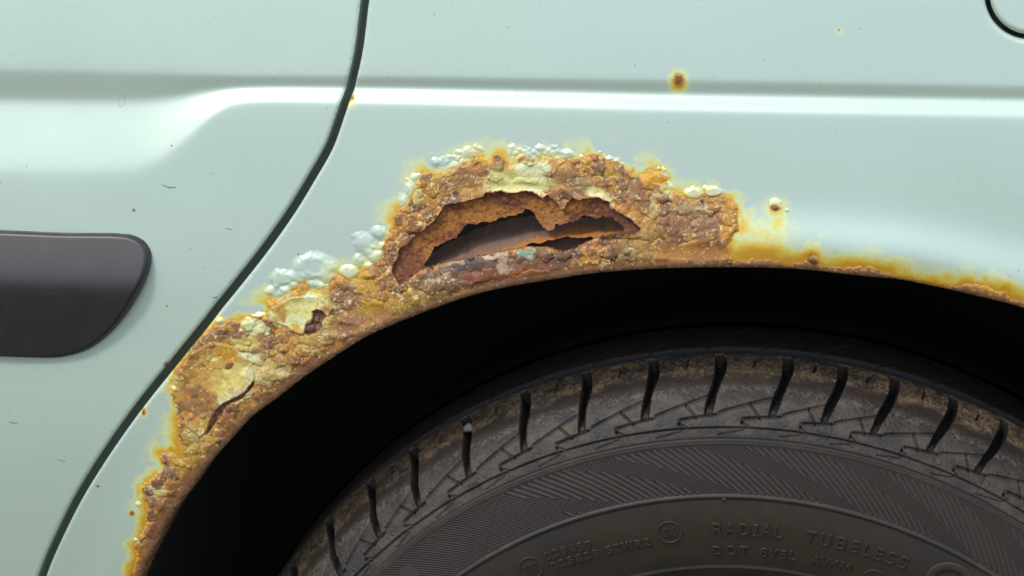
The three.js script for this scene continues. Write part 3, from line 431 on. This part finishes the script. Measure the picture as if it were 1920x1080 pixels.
const lift = (() => {                    // height of the lifted paint where blisters run together
  const w = 900, h = 330, u0 = 470, v0 = 245, a = new Float32Array(w * h);
  for (const [x, y, rx, ry, hm, ft = 0] of blisters) {
    const [u, v] = un(x, y), A = rx * 1.3, B = ry * 1.3, sd = Math.floor(hash(x * 10, y * 10, 5) * 999);
    for (let j = Math.max(0, Math.floor(v - B - v0 - 4)); j < Math.min(h, v + B - v0 + 4); j++) for (let i = Math.max(0, Math.floor(u - A - u0 - 4)); i < Math.min(w, u + A - u0 + 4); i++) {
      const dx = u0 + i - u, dy = v0 + j - v, wob = 1 + 0.55 * (fbm(dx / (rx * 0.8) + 7, dy / (rx * 0.8) + 7, 2, sd) - 0.5), q = Math.hypot(dx / A, dy / B) * wob; if (q >= 1) continue;
      const e = 1 - q * q, pr = mix(Math.pow(e, 1.7), Math.pow(e, 1.1) * (0.66 + 0.5 * Math.exp(-(((q - 0.6) / 0.22) ** 2))), ft); a[j * w + i] += (hm * 0.54 * pr) ** 2.6;
    }
  }
  for (let i = 0; i < a.length; i++) a[i] = a[i] ** (1 / 2.6) * 1e-3;
  const f = Object.create(Field.prototype); Object.assign(f, { a, n: w, m: h, u0, v0, h: 1, out: 0 }); return f;
})();
const liftAt = (u, v) => lift.at(u + (vn(u / 7, v / 7, 150) - 0.5) * 3, v + (vn(u / 7, v / 7, 151) - 0.5) * 3) * (0.93 + 0.14 * fbm(u / 8, v / 8, 2, 152));
for (const b of boxes) { const [x0, y0] = un(b[0], b[1]), [x1, y1] = un(b[2], b[3]); add('paint_blister', sheet(range(x0, x1, 1.4), range(y0, y1, 1.4), (u, v) => (liftAt(u, v) - 0.03e-3) * 2e4, (u, v) => bodyZ(u, v) + liftAt(u, v) - 0.025e-3), M.lifted, quarterPanel, 'patch of paint lifted into low blisters'); }
for (const b of blisters) if (!boxes.some((q) => b[0] > q[0] && b[0] < q[2] && b[1] > q[1] && b[1] < q[3])) blister(...b);
for (const [x, y, r, h] of [[385, 777, 8, 1.6], [513, 661, 9, 1.6], [534, 653, 9.5, 1.7], [1177, 470, 10, 1.8], [1453, 389, 6, 1.1], [1523, 483, 8, 1.5], [521, 641, 5, 1], [410, 822, 8, 1.4], [1368, 490, 5, 1], [357, 872, 6, 1.2], [400, 645, 5, 1.1], [1145, 345, 6, 1.2], [1095, 318, 5, 1]]) { const [u, v] = un(x, y); dome(u, v, r, r * 0.92, h * 1e-3, 'rust_nodule', M.rust, 0.12); }
{ const [u, v] = un(314, 681); dome(u, v, 6, 5, 0.0016, 'rust_nodule', new THREE.MeshStandardMaterial({ color: new THREE.Color(0x6b4a34), roughness: 0.95 }), 0.5, door); }

// crumbs: loose scale too small to pick apart
{
  const base = new THREE.IcosahedronGeometry(1, 0), bp = base.attributes.position, pos = [], col = [], c = new THREE.Color(), tries = 26000;
  for (let t = 0; t < tries; t++) {
    const u = 230 + rnd() * 1180, v = 285 + rnd() * 790, d = rustF.at(u, v); if (d > -2 || archF.at(u, v) < 6 || holeS(u, v) < 4 || p2F.at(u, v) < 2 || crF.at(u, v) < 2) continue;
    if (doorF.at(u, v) < GAP + 6) continue;
    const li = lichenAt(u, v), cl = sst(0.5, 0.6, fbm(u / 13, v / 13, 2, 43)); if (rnd() > li * cl * 0.5 + 0.0015) continue;
    const r = (0.8 + 1.5 * rnd() ** 2) * K, z = crustZ(u, v) + r * 0.25, q = rnd(), tone = 0.8 + rnd() * 0.3, yellow = u < 900 && v > 530;
    c.set(q < 0.45 ? (yellow ? 0xcdb45c : 0xcdbb8c) : q < 0.8 ? (yellow ? 0xcfc388 : 0xdcd0b0) : 0xb48a50).multiplyScalar(tone * 0.9);
    const jit = []; for (let i = 0; i < 12; i++) jit.push(0.65 + 0.7 * rnd()); const sx = 0.7 + rnd() * 0.9, sy = 0.7 + rnd() * 0.6;
    for (let i = 0; i < bp.count; i++) { const x = bp.getX(i), y = bp.getY(i), w = bp.getZ(i), k = jit[Math.floor(hash(Math.round(x * 50), Math.round(y * 50), Math.round(w * 50)) * 12)]; pos.push(X(u) + x * k * r * sx, Y(v) + y * k * r * sy, z + w * k * r * 0.7); col.push(c.r, c.g, c.b); }
  }
  const g = new THREE.BufferGeometry(); g.setAttribute('position', new THREE.Float32BufferAttribute(pos, 3)); g.setAttribute('color', new THREE.Float32BufferAttribute(col, 3)); g.computeVertexNormals();
  add('rust_crumbs', g, new THREE.MeshStandardMaterial({ vertexColors: true, roughness: 0.95 }), quarterPanel).userData.kind = 'stuff';
  console.log('crumbs', pos.length / 180);
}

// ---------------------------------------------------------------- inside of the wheel arch and the body behind
{
  const c = AXLE, out = (p, k) => [c[0] + (p[0] - c[0]) * k, c[1] + (p[1] - c[1]) * k], A = archLine.filter((p) => p[1] < 2300), pos = [], idx = [];
  const push = (p, z) => { pos.push(X(p[0]), Y(p[1]), z); return pos.length / 3 - 1; };
  const rows = A.map((p) => [push(out(p, 1.0), -0.0165), push(out(p, 1.085), -0.05), push(out(p, 1.085), -0.36), push([c[0], p[1] > c[1] ? p[1] : c[1] + 0], -0.36)]);
  for (let i = 0; i + 1 < rows.length; i++) for (let k = 0; k < 3; k++) idx.push(rows[i][k], rows[i][k + 1], rows[i + 1][k], rows[i + 1][k], rows[i][k + 1], rows[i + 1][k + 1]);
  const g = new THREE.BufferGeometry(); g.setAttribute('position', new THREE.Float32BufferAttribute(pos, 3)); g.setIndex(idx); g.computeVertexNormals();
  add('wheel_arch_liner', g, M.liner, car, 'black inner liner of the wheel arch');
  const x0 = X(U0), x1 = X(U1), y0 = Y(V1), y1 = Y(V0), sh = [];
  const bx = (ax, bx_, ay, by, az, bz) => { const q = new THREE.BoxGeometry(bx_ - ax, by - ay, bz - az); q.translate((ax + bx_) / 2, (ay + by) / 2, (az + bz) / 2); sh.push(q); };
  bx(x0, x1, y1 - 0.16, y1 - 0.15, -0.7, -0.15); bx(x0, x1, y0, y1 - 0.16, -0.71, -0.7); bx(x0 - 0.01, x0, y0, y1 - 0.15, -0.7, -0.13); bx(x1, x1 + 0.01, y0, y1 - 0.15, -0.7, -0.13);
  bx(x0, X(110), y0, y0 + 0.01, -0.7, -0.12); bx(X(2650), x1, y0, y0 + 0.01, -0.7, -0.12); bx(X(110), X(2650), y0, y0 + 0.01, -0.7, -0.37);
  add('body_shell', mergeGeometries(sh), M.black, car);
}

// ---------------------------------------------------------------- wheel
const wheel = new THREE.Group(); wheel.name = 'wheel'; wheel.position.set(X(AXLE[0]), Y(AXLE[1]), 0); car.add(wheel); wheel.userData.label = 'rear wheel with a worn dusty black tyre';
const px = (r) => r * K * TS;
// tyre section from bead over sidewall and shoulder to the middle of the tread: radius and depth in metres
const prof = new THREE.CatmullRomCurve3([[0.184, -0.052], [0.198, -0.036], [0.216, -0.0275], [0.230, -0.0235], [0.2436, -0.0222], [0.258, -0.0232], [0.2727, -0.026], [0.2805, -0.0285], [0.289, -0.0328], [0.2962, -0.0395], [0.3015, -0.048], [0.3056, -0.0565], [0.3088, -0.066], [0.3108, -0.078], [0.312, -0.095], [0.3125, -0.12]].map(([r, z]) => new THREE.Vector3(r * TS, z, 0)), false, 'centripetal');
const PN = 800, pp = prof.getSpacedPoints(PN), plen = prof.getLength();
const profAt = (s) => { const x = clamp(s / plen) * PN, i = Math.min(PN - 1, Math.floor(x)), t = x - i, a = pp[i], b = pp[i + 1], dx = b.x - a.x, dy = b.y - a.y, l = Math.hypot(dx, dy); return [mix(a.x, b.x, t), mix(a.y, b.y, t), -dy / l, dx / l]; };
const sOfR = (r) => { let i = 0; while (i < PN && pp[i].x < r) i++; return i / PN * plen; };
const sOfZ = (z) => { let i = PN; while (i > 0 && pp[i].y < z) i--; return i / PN * plen; };
const sTread0 = sOfR(px(1052)), sEdge = sOfZ(-0.0655);
const tyreTex = noiseMap(2048, 768, (i, j) => {   // along: 90 degrees of turn, across: bead to middle of tread
  const x = i / 2048 * 480, y = j / 768 * plen * 1000, n1 = fbm(x / 26, y / 14, 4, 301), n2 = fbm(x / 5, y / 3.4, 4, 302), n3 = hash(i, j, 303);
  const n4 = fbm(x / 1.3, y / 1.1, 3, 304), n5 = fbm(x / 9, y / 6, 5, 305);
  let r = 47, g = 38, b = 33; const put = (c, t) => { t = clamp(t); r += (c[0] - r) * t; g += (c[1] - g) * t; b += (c[2] - b) * t; };
  put([70, 55, 43], sst(0.4, 0.75, n1 * 0.6 + n2 * 0.4) * 0.7); put([42, 40, 43], sst(0.55, 0.3, n5) * 0.5);
  const sh = sOfR(0.2962 * TS) * 1000, tr = sOfZ(-0.062) * 1000;
  if (y > 11) {
    const scuff = Math.exp(-(((y - sh + 0.5 + (n5 - 0.5) * 6) / 3.2) ** 2)); put([124, 122, 117], scuff * sst(0.35, 0.72, n4 * 0.6 + n5 * 0.4) * 0.6);
    const lower = sst(sh - 1, sh - 6, y) * sst(sOfR(0.2727 * TS) * 1000, sOfR(0.2727 * TS) * 1000 + 2, y); put([84, 72, 60], lower * sst(0.33, 0.68, n5 * 0.7 + n4 * 0.3) * 0.65);
    const tread = sst(sh + 6, sh + 13, y + (n5 - 0.5) * 9) ; const far = y > sEdge * 1000 ? 0.3 : 1, cut = y > sEdge * 1000 - 0.8 && y < sEdge * 1000 + 11.2;
    put([140, 115, 86], far * tread * sst(0.2, 0.8, n4 * 0.5 + n2 * 0.25 + n5 * 0.25) * 0.95); put([150, 130, 100], far * tread * sst(0.68, 0.84, n4) * 0.5);  // far thins the dust past the main groove, painting in the arch shade
    if (y < sOfR(0.2436 * TS) * 1000) put([56, 42, 32], sst(0.3, 0.62, n1) * 0.75);
    if (cut) { r = 24; g = 22; b = 22; }  // near-black band paints the shade inside the main groove
    if (n3 > 0.9988 && y > sh - 14) put([130, 118, 96], 0.8);
  } else { r = 24; g = 22; b = 22; }  // near-black rows for lateral grooves: dust-free rubber with shade painted in
  const f = 0.93 + n3 * 0.14; return [r * f, g * f, b * f];
});
const M_TYRE = new THREE.MeshStandardMaterial({ map: tyreTex, roughness: 0.6 });
const M_PLAIN = new THREE.MeshStandardMaterial({ color: new THREE.Color(0x342b27), roughness: 0.66 });
// surface patch of the tyre: th from t0 to t1 (angle from straight up, clockwise), s along the section, h lifts it along its normal
function tyrePatch(t0, t1, nt, ss, h, grooveShade) {
  const pos = [], uv = [], idx = [], m = ss.length;
  for (let i = 0; i <= nt; i++) for (let j = 0; j < m; j++) {
    const th = mix(t0, t1, i / nt), s = ss[j], [r0, z0, nr, nz] = profAt(s), d = h(i / nt, s, th), r = r0 + nr * d, z = z0 + nz * d;
    pos.push(Math.sin(th) * r, Math.cos(th) * r, z); uv.push(th / (Math.PI / 2), (grooveShade && grooveShade() ? 0.004 + 0.01 * (s / plen) : s) / plen);  // groove points read the near-black rows, so their shade is in the colour
  }
  for (let i = 0; i < nt; i++) for (let j = 0; j < m - 1; j++) { const a = i * m + j, b = a + m; idx.push(a, a + 1, b, b, a + 1, b + 1); }
  const g = new THREE.BufferGeometry(); g.setAttribute('position', new THREE.Float32BufferAttribute(pos, 3)); g.setAttribute('uv', new THREE.Float32BufferAttribute(uv, 2)); g.setIndex(idx); g.computeVertexNormals(); return g;
}
const rLow = (() => { const [u, v] = un(1400, 1076, -0.0235); return Math.hypot(u - AXLE[0], v - AXLE[1]) / TS; })();
{ // carcass: front half with moulded rings, closed by a mirrored rear half
  const ring = (r, r0, w, hh) => hh * Math.exp(-(((r - px(r0)) / px(w)) ** 4));
  const hF = (t, s) => { const [r] = profAt(s); let h = ring(r, 937, 4.5, 0.0011) + ring(r, rLow, 3, 0.0009) + ring(r, 1044, 7, 0.0008) + ring(r, 1049, 1.6, 0.0006) + ring(r, 1034, 1.2, 0.0003); if (s > sTread0) h -= 0.0088 * sst(sTread0, sTread0 + 0.0016, s); if (s > sEdge + 0.0095) h += 0.0064 * sst(sEdge + 0.0095, sEdge + 0.011, s); return h; };
  const ss = []; for (let i = 0; i <= 330; i++) ss.push(plen * i / 330);
  const front = tyrePatch(-Math.PI, Math.PI, 480, ss, hF), back = tyrePatch(-Math.PI, Math.PI, 160, ss.filter((_, i) => i % 6 === 0), () => 0);
  const p = back.attributes.position; for (let i = 0; i < p.count; i++) p.setZ(i, -0.24 - p.getZ(i)); back.computeVertexNormals();
  add('tyre', mergeGeometries([front, back]), M_TYRE, wheel, 'dusty black radial tyre with moulded sidewall');
}
// shoulder tread, one pitch at a time between the lateral grooves
const tops = [[545, 1060], [615, 982], [695, 912], [775, 853], [878, 803], [985, 751], [1097, 710], [1222, 688], [1347, 680], [1473, 683], [1575, 697], [1672, 720], [1780, 760], [1875, 800]];
const ths = tops.map(([x, y]) => { const [u, v] = un(x, y, -0.06); return Math.atan2(u - AXLE[0], AXLE[1] - v); });
while (ths[0] > -1.5) ths.unshift(ths[0] - 0.108 + 0.012 * Math.sin(ths.length * 2.1));
while (ths[ths.length - 1] < 1.5) ths.push(ths[ths.length - 1] + 0.105 + 0.012 * Math.sin(ths.length * 1.7));
const sG = sOfR(px(1099));
function blockH(W, i0) {                       // relief of one pitch of arc length W (units); a runs 0..1 from groove to groove
  const rr = (s) => profAt(s)[0] / (K * TS) - 1049;  // radius above the ring, units
  const seg = (x, y, x0, y0, x1, y1, w) => sst(w, w * 0.25, segD(x, y, x0, y0, x1, y1));
  const f_ = (a, s) => {
    const y = rr(s), q = s / K, top = (sEdge - s) / K;   // top: units below the tread's edge groove
    let h = 0; f_.cut = false;
    // lateral groove at both ends of the pitch, leaning with the tread
    const len = (sEdge - sG) / K, f = clamp(1 - top / len), shift = table([[0, -17], [0.2, -10], [0.4, -1], [0.6, 5], [0.8, 6], [0.92, 3], [1, -1]], f);
    for (const e of [0, 1]) {
      const x = (a - e) * W - shift, wid = table([[0, 6.5], [0.3, 7.6], [0.6, 9], [0.85, 8.6], [0.95, 6.5], [1, 3.5]], f) + 0.9 * Math.sin(i0 * 7.1 + e * 7.1 + top / 17), on = sst(6, 10, top) * sst(-8, 2, (s - sG) / K);
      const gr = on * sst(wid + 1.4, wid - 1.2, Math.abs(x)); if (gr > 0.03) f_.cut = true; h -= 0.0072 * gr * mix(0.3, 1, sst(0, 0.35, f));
    }
    // sipe half way
    { const x = (a - 0.53) * W - 3 * Math.sin(top / 14); h -= 0.003 * sst(2.4, 1.0, Math.abs(x)) * sst(16, 20, top) * sst(52, 46, top); }
    // stepped plates
    const x = a * W, l1 = mix(49, 83, a), l2 = a < 0.42 ? mix(24, 33, a / 0.42) : mix(40, 47, (a - 0.42) / 0.58);
    const low1 = sst(1.2, -1.2, y - l1 + 2), low2 = sst(1.2, -1.2, y - l2 + (a < 0.42 ? 14 : 0)), low3 = sst(1.4, -1.4, y - 24);
    h -= 0.0007 * low1 + 0.0007 * low2 * 0.8 + 0.0014 * low3;
    h -= 0.0014 * sst(3.1, 1.0, Math.abs(y - l1)) * sst(0.02, 0.05, a);
    if (a > 0.38) h -= 0.0013 * sst(2.9, 1.0, Math.abs(y - l2)) * sst(3, 0, y - l1);
    h -= 0.0013 * seg(x, y, 0.52 * W, mix(49, 83, 0.52), 0.68 * W, 41, 3);
    h -= 0.0008 * seg(x, y, 0.40 * W, 33, 0.52 * W, 25, 2.2) + 0.0008 * seg(x, y, 0.4 * W, 40, 0.4 * W, 26, 2);
    // mould vent dimples
    for (const [bx, by] of [[0.76 * W, 57], [0.1 * W, 34], [0.14 * W, 60]]) { const e = Math.hypot(x - bx, y - by); h += 0.0002 * sst(4.4, 3.2, e) - 0.0002 * Math.exp(-(((e - 4.6) / 1.0) ** 2)); }
    // worn rounded tread edge towards the main groove
    h -= 0.006 * sst(1.5, 0, top);
    return h;
  };
  return f_;
}
for (let i = 0; i + 1 < ths.length; i++) {
  const t0 = ths[i], t1 = ths[i + 1], W = (t1 - t0) * 1120, near = t1 > -0.85 && t0 < 0.62;
  const ss = []; const n = near ? 150 : 60; for (let k = 0; k <= n; k++) ss.push(mix(sTread0, sEdge, k / n));
  const hb = blockH(W, i);
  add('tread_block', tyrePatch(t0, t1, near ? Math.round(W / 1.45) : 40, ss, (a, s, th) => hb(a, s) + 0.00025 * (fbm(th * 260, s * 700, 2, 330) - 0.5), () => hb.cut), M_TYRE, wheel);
}
for (let i = 0; i < 24; i++) { const t0 = 1.6 + i * (2 * Math.PI - 3.2) / 24; add('tread_block', tyrePatch(t0, t0 + 0.115, 6, [sTread0, mix(sTread0, sEdge, 0.3), mix(sTread0, sEdge, 0.6), mix(sTread0, sEdge, 0.8), sEdge], () => 0), M_TYRE, wheel); }
// moulded ribs of the sidewall band
{
  const pos = [], idx = [];
  const pt = (th, r, up) => { const s = sOfR(px(r)), [r0, z0, nr, nz] = profAt(s), R = r0 + nr * up; pos.push(Math.sin(th) * R, Math.cos(th) * R, z0 + nz * up); return pos.length / 3 - 1; };
  const rib = (th0, q0, q1, w, hh) => {   // runs from the outer ring inwards and clockwise
    const N = 5, row = [];
    for (let i = 0; i <= N; i++) { const q = mix(q0, q1, i / N), r = mix(1036, 944, q), th = th0 + q * 0.112; const dt = w / r / 0.66; row.push([pt(th - dt, r, -0.0001), pt(th - dt * 0.6, r, hh), pt(th + dt * 0.6, r, hh), pt(th + dt, r, -0.0001)]); }
    for (let i = 0; i < N; i++) for (let k = 0; k < 3; k++) { const a = row[i][k], b = row[i][k + 1], c = row[i + 1][k], d = row[i + 1][k + 1]; idx.push(a, c, b, b, c, d); }
  };
  const st = 15 / 1000; let n = 0;
  for (let th = -0.85; th < 0.66; th += st, n++) {
    const fine = (a, b) => { if (b - a < 0.02) return; rib(th - st * 0.25, a, b, 1.9, 0.00055); rib(th + st * 0.25, a, b, 1.9, 0.00055); }, broad = (a, b) => { if (b - a > 0.02) rib(th, a, b, 4.0, 0.0007); };
    if (th < -0.475) { fine(0, 1); continue; }
    const ph = (n % 17) / 17, a = clamp(ph * 1.7 - 0.5), b = clamp(ph * 1.7 + 0.05);
    broad(0, a); fine(a, b); broad(b, 1);
  }
  const g = new THREE.BufferGeometry(); g.setAttribute('position', new THREE.Float32BufferAttribute(pos, 3)); g.setIndex(idx); g.computeVertexNormals();
  add('sidewall_ribs', g, M_PLAIN, wheel, 'fine slanted ribs moulded round the sidewall').userData.kind = 'stuff';
}
// next rib of the tread, with slanting notches
add('tread_rib', tyrePatch(-1.2, 1.2, 900, range(sEdge + 0.0098, plen - 0.002, 0.0011), (t, s, th) => { const f = (s - sEdge) / K, x = (th * 1190 - f * 0.7) % 118, e = Math.min(Math.abs(x), 118 - Math.abs(x)); return -0.0016 - 0.001 * sst(4, 2, e) - 0.006 * sst(sEdge + 0.0112, sEdge + 0.0098, s); }), M_TYRE, wheel, 'second tread rib behind the shoulder groove');
// raised writing
const font = await new FontLoader().loadAsync('fonts/droid/droid_sans_regular.typeface.json'), fontB = await new FontLoader().loadAsync('fonts/droid/droid_sans_bold.typeface.json');
const onWall = (x, y) => { const [u, v] = un(x, y, -0.0228); return [Math.hypot(u - AXLE[0], v - AXLE[1]) / TS, Math.atan2(u - AXLE[0], AXLE[1] - v)]; };
function placeOnWall(g, r, th, turn = 0) { // lay a flat outline on the sidewall at radius r (units), angle th
  const s = sOfR(px(r)), [r0, z0, nr, nz] = profAt(s); g.rotateZ(turn); g.rotateX(-Math.atan2(nr, nz)); g.rotateZ(-th); g.translate(Math.sin(th) * r0, Math.cos(th) * r0, z0 + 0.0001); return g;
}
function writing(text, size, from, to, f = font, deep = 0.0008, wide = 1, label) {
  const [rA, thA] = onWall(...from), [rB, thB] = onWall(...to);
  const gs = []; let w = 0; const adv = [...text].map((ch) => (f.data.glyphs[ch] ?? f.data.glyphs['0']).ha / f.data.resolution * size), total = adv.reduce((a, b) => a + b, 0);
  [...text].forEach((ch, i) => {
    const mid = (w + adv[i] / 2) / total, th = mix(thA, thB, mid); w += adv[i]; if (ch === ' ') return;
    const g = new TextGeometry(ch, { font: f, size: px(size), depth: deep, curveSegments: 4, bevelEnabled: true, bevelSize: px(0.7), bevelThickness: px(1.0), bevelSegments: 1 });
    g.computeBoundingBox(); const b = g.boundingBox; g.translate(-(b.min.x + b.max.x) / 2, 0, -deep * 0.5); g.scale(wide, 1, 1); g.deleteAttribute('uv'); gs.push(placeOnWall(g, mix(rA, rB, mid), th));
  });
  return add('raised_lettering', mergeGeometries(gs), M_PLAIN, wheel, label);
}
for (const [text, size, from, to, bold, deep] of [['RADIAL', 27, [1333, 1006], [1468, 1012], 0, 0.001], ['TUBELESS', 27, [1506, 1018], [1700, 1071], 0, 0.001], ['DOT', 21, [1331, 1048], [1403, 1048], 0, 0.0008], ['6Y6L', 21, [1421, 1051], [1493, 1058], 0, 0.0008], ['AVKM', 21, [1518, 1064], [1595, 1081], 0, 0.0008], ['029457', 17, [1022, 1051], [1114, 1028], 1, 0.0008], ['025828', 17, [1033, 1072], [1126, 1046], 1, 0.0008], ['52WR2', 17, [1136, 1042], [1222, 1026], 1, 0.0008]])
  writing(text, size, from, to, bold ? fontB : font, deep, bold ? 0.95 : 1, 'raised characters reading ' + text);
function badge(x, y, rad, text, tw = 2.3) {
  const [r, th] = onWall(x, y), g = new THREE.TorusGeometry(px(rad), px(tw), 8, 44); g.scale(1, 1, 0.8); g.deleteAttribute('uv'); const parts = [placeOnWall(g.toNonIndexed(), r, th)];
  if (text) { const t = new TextGeometry(text, { font: fontB, size: px(rad * 0.8), depth: 0.0007, curveSegments: 4, bevelEnabled: false }); t.computeBoundingBox(); const b = t.boundingBox; t.translate(-(b.min.x + b.max.x) / 2, -(b.min.y + b.max.y) / 2, -0.0002); if (text.length > 2) t.scale(0.75, 1, 1); t.deleteAttribute('uv'); parts.push(placeOnWall(t.index ? t.toNonIndexed() : t, r, th)); }
  return add('approval_mark', mergeGeometries(parts), M_PLAIN, wheel, text ? 'raised ring round the mark ' + text : 'raised ring on the sidewall');
}
badge(1255, 1000, 24, 'E4'); badge(995, 1067, 24, 'E27'); badge(1640, 1094, 22, '');
{ const [r, th] = onWall(1780, 1097), ps = []; const rg = new THREE.LatheGeometry([[33, 0], [34, 3.4], [47, 3.8], [49.5, 0]].map(([a, b]) => new THREE.Vector2(px(a), px(b))), 48); rg.rotateX(Math.PI / 2); rg.deleteAttribute('uv'); ps.push(placeOnWall(rg.toNonIndexed(), r, th)); for (let i = 0; i < 26; i++) { const b = new THREE.BoxGeometry(px(1.6), px(5), px(3)); b.deleteAttribute('uv'); b.translate(0, px(30), px(0.5)); b.rotateZ(i * 2 * Math.PI / 26); ps.push(placeOnWall(b.toNonIndexed(), r, th)); } add('approval_mark', mergeGeometries(ps), M_PLAIN, wheel, 'large raised round emblem with a ticked inner edge'); }
for (const [x, y] of [[1541, 812], [885, 910]]) { const [u, v] = un(x, y, -0.029), r = Math.hypot(u - AXLE[0], v - AXLE[1]) / TS, th = Math.atan2(u - AXLE[0], AXLE[1] - v); const t = new TextGeometry('TWI', { font, size: px(9), depth: 0.0005, curveSegments: 3, bevelEnabled: false }); t.computeBoundingBox(); t.translate(-t.boundingBox.max.x / 2, -px(4.5), -0.0015 + 0.0002); t.deleteAttribute('uv'); add('raised_lettering', placeOnWall(t, r, th), M_PLAIN, wheel, 'tiny raised letters reading TWI'); }
{ // round blank badge on the left of the rib band, mould seam, nubs on the inner ring
  const [r, th] = onWall(768, 1078); const g = new THREE.CylinderGeometry(px(20), px(21), 0.0009, 32); g.rotateX(Math.PI / 2); add('sidewall_disc', placeOnWall(g, r, th), M_PLAIN, wheel);
  const a = onWall(938, 918), b = onWall(908, 1040), sg = []; for (let i = 0; i < 8; i++) { const q0 = i / 8, q1 = (i + 1) / 8; const p = (q) => { const rr = mix(a[0], b[0], q), t = mix(a[1], b[1], q), [r0, z0] = profAt(sOfR(px(rr))); return new THREE.Vector3(Math.sin(t) * r0, Math.cos(t) * r0, z0 + 0.0003); }; const c = new THREE.CylinderGeometry(px(1.5), px(1.5), p(q0).distanceTo(p(q1)) * 1.04, 6); c.rotateX(Math.PI / 2); c.lookAt(p(q1).clone().sub(p(q0))); const m = p(q0).add(p(q1)).multiplyScalar(0.5); c.translate(m.x, m.y, m.z); sg.push(c); }
  add('mould_seam', mergeGeometries(sg), M_PLAIN, wheel);
  for (const [x, y] of [[1358, 936], [936, 1034]]) { const [rr, t] = onWall(x, y); const s = new THREE.SphereGeometry(px(5.5), 14, 8); s.scale(1, 1, 0.75); add('mould_nub', placeOnWall(s, rr, t), M_PLAIN, wheel); }
}
{ // pressed steel rim, out of the frame below
  const g = new THREE.LatheGeometry([[0.0, -0.05], [0.05, -0.052], [0.09, -0.07], [0.14, -0.066], [0.165, -0.062], [0.176, -0.052], [0.183, -0.05], [0.185, -0.056], [0.18, -0.07], [0.176, -0.12]].map(([r, y]) => new THREE.Vector2(r, y)), 96); g.rotateX(Math.PI / 2);
  add('rim', g, M.rim, wheel);
}

// ---------------------------------------------------------------- loose things
function loose(name, g, mat, label, category) { const m = add(name, g, mat, scene); m.userData = { label, category }; return m; }
{ // lens-shaped flake on the yellowed paint
  const [u, v] = un(432, 683), g = new THREE.SphereGeometry(1, 20, 12); g.scale(px(10.5), px(6), px(1.6)); const p = g.attributes.position; for (let i = 0; i < p.count; i++) { const x = p.getX(i) / px(10.5); p.setY(i, p.getY(i) * (1 - 0.45 * x * x)); } g.rotateZ(0.62); g.translate(X(u), Y(v), crustZ(u, v) + 0.0003); g.computeVertexNormals();
  loose('rust_flake', g, new THREE.MeshStandardMaterial({ color: new THREE.Color(0x8a5836), roughness: 0.75 }), 'small brown lens shaped flake lying on the yellowed paint', 'flake');
}
{ // pebble caught in a tread groove
  const [u, v] = un(878, 803, -0.052), g = new THREE.IcosahedronGeometry(px(9.5), 3), p = g.attributes.position; for (let i = 0; i < p.count; i++) { const x = p.getX(i), y = p.getY(i), z = p.getZ(i), k = 0.5 + 0.95 * fbm(x * 700 + 9 + z * 500, y * 700 + 9 - z * 400, 2, 400); p.setXYZ(i, x * k, y * k * 0.9, z * k); } g.translate(X(u), Y(v), -0.0515); g.computeVertexNormals();
  loose('pebble', g, new THREE.MeshStandardMaterial({ color: lin(0.2, 0.2, 0.18), roughness: 0.9 }), 'pale grey pebble wedged in a tread groove of the tyre', 'pebble');
}
{ // ground the tyre stands on
  const t = noiseMap(512, 512, (i, j) => { const n = fbm(i / 60, j / 60, 4, 500), s = hash(i, j, 501), k = 92 + (n - 0.5) * 40 + (s - 0.5) * 46; return [k, k * 0.98, k * 0.78]; }); t.repeat.set(60, 60);
  const g = new THREE.PlaneGeometry(80, 80, 4, 4); g.rotateX(-Math.PI / 2); const m = add('ground', g, new THREE.MeshStandardMaterial({ map: t, roughness: 0.95 }), scene); m.userData = { kind: 'structure', label: 'grey tarmac under the car', category: 'ground' };
}
let tris = 0; scene.traverse((o) => { if (o.isMesh) tris += (o.geometry.index ? o.geometry.index.count : o.geometry.attributes.position.count) / 3; }); console.log('triangles', Math.round(tris));
renderer.render(scene, camera);
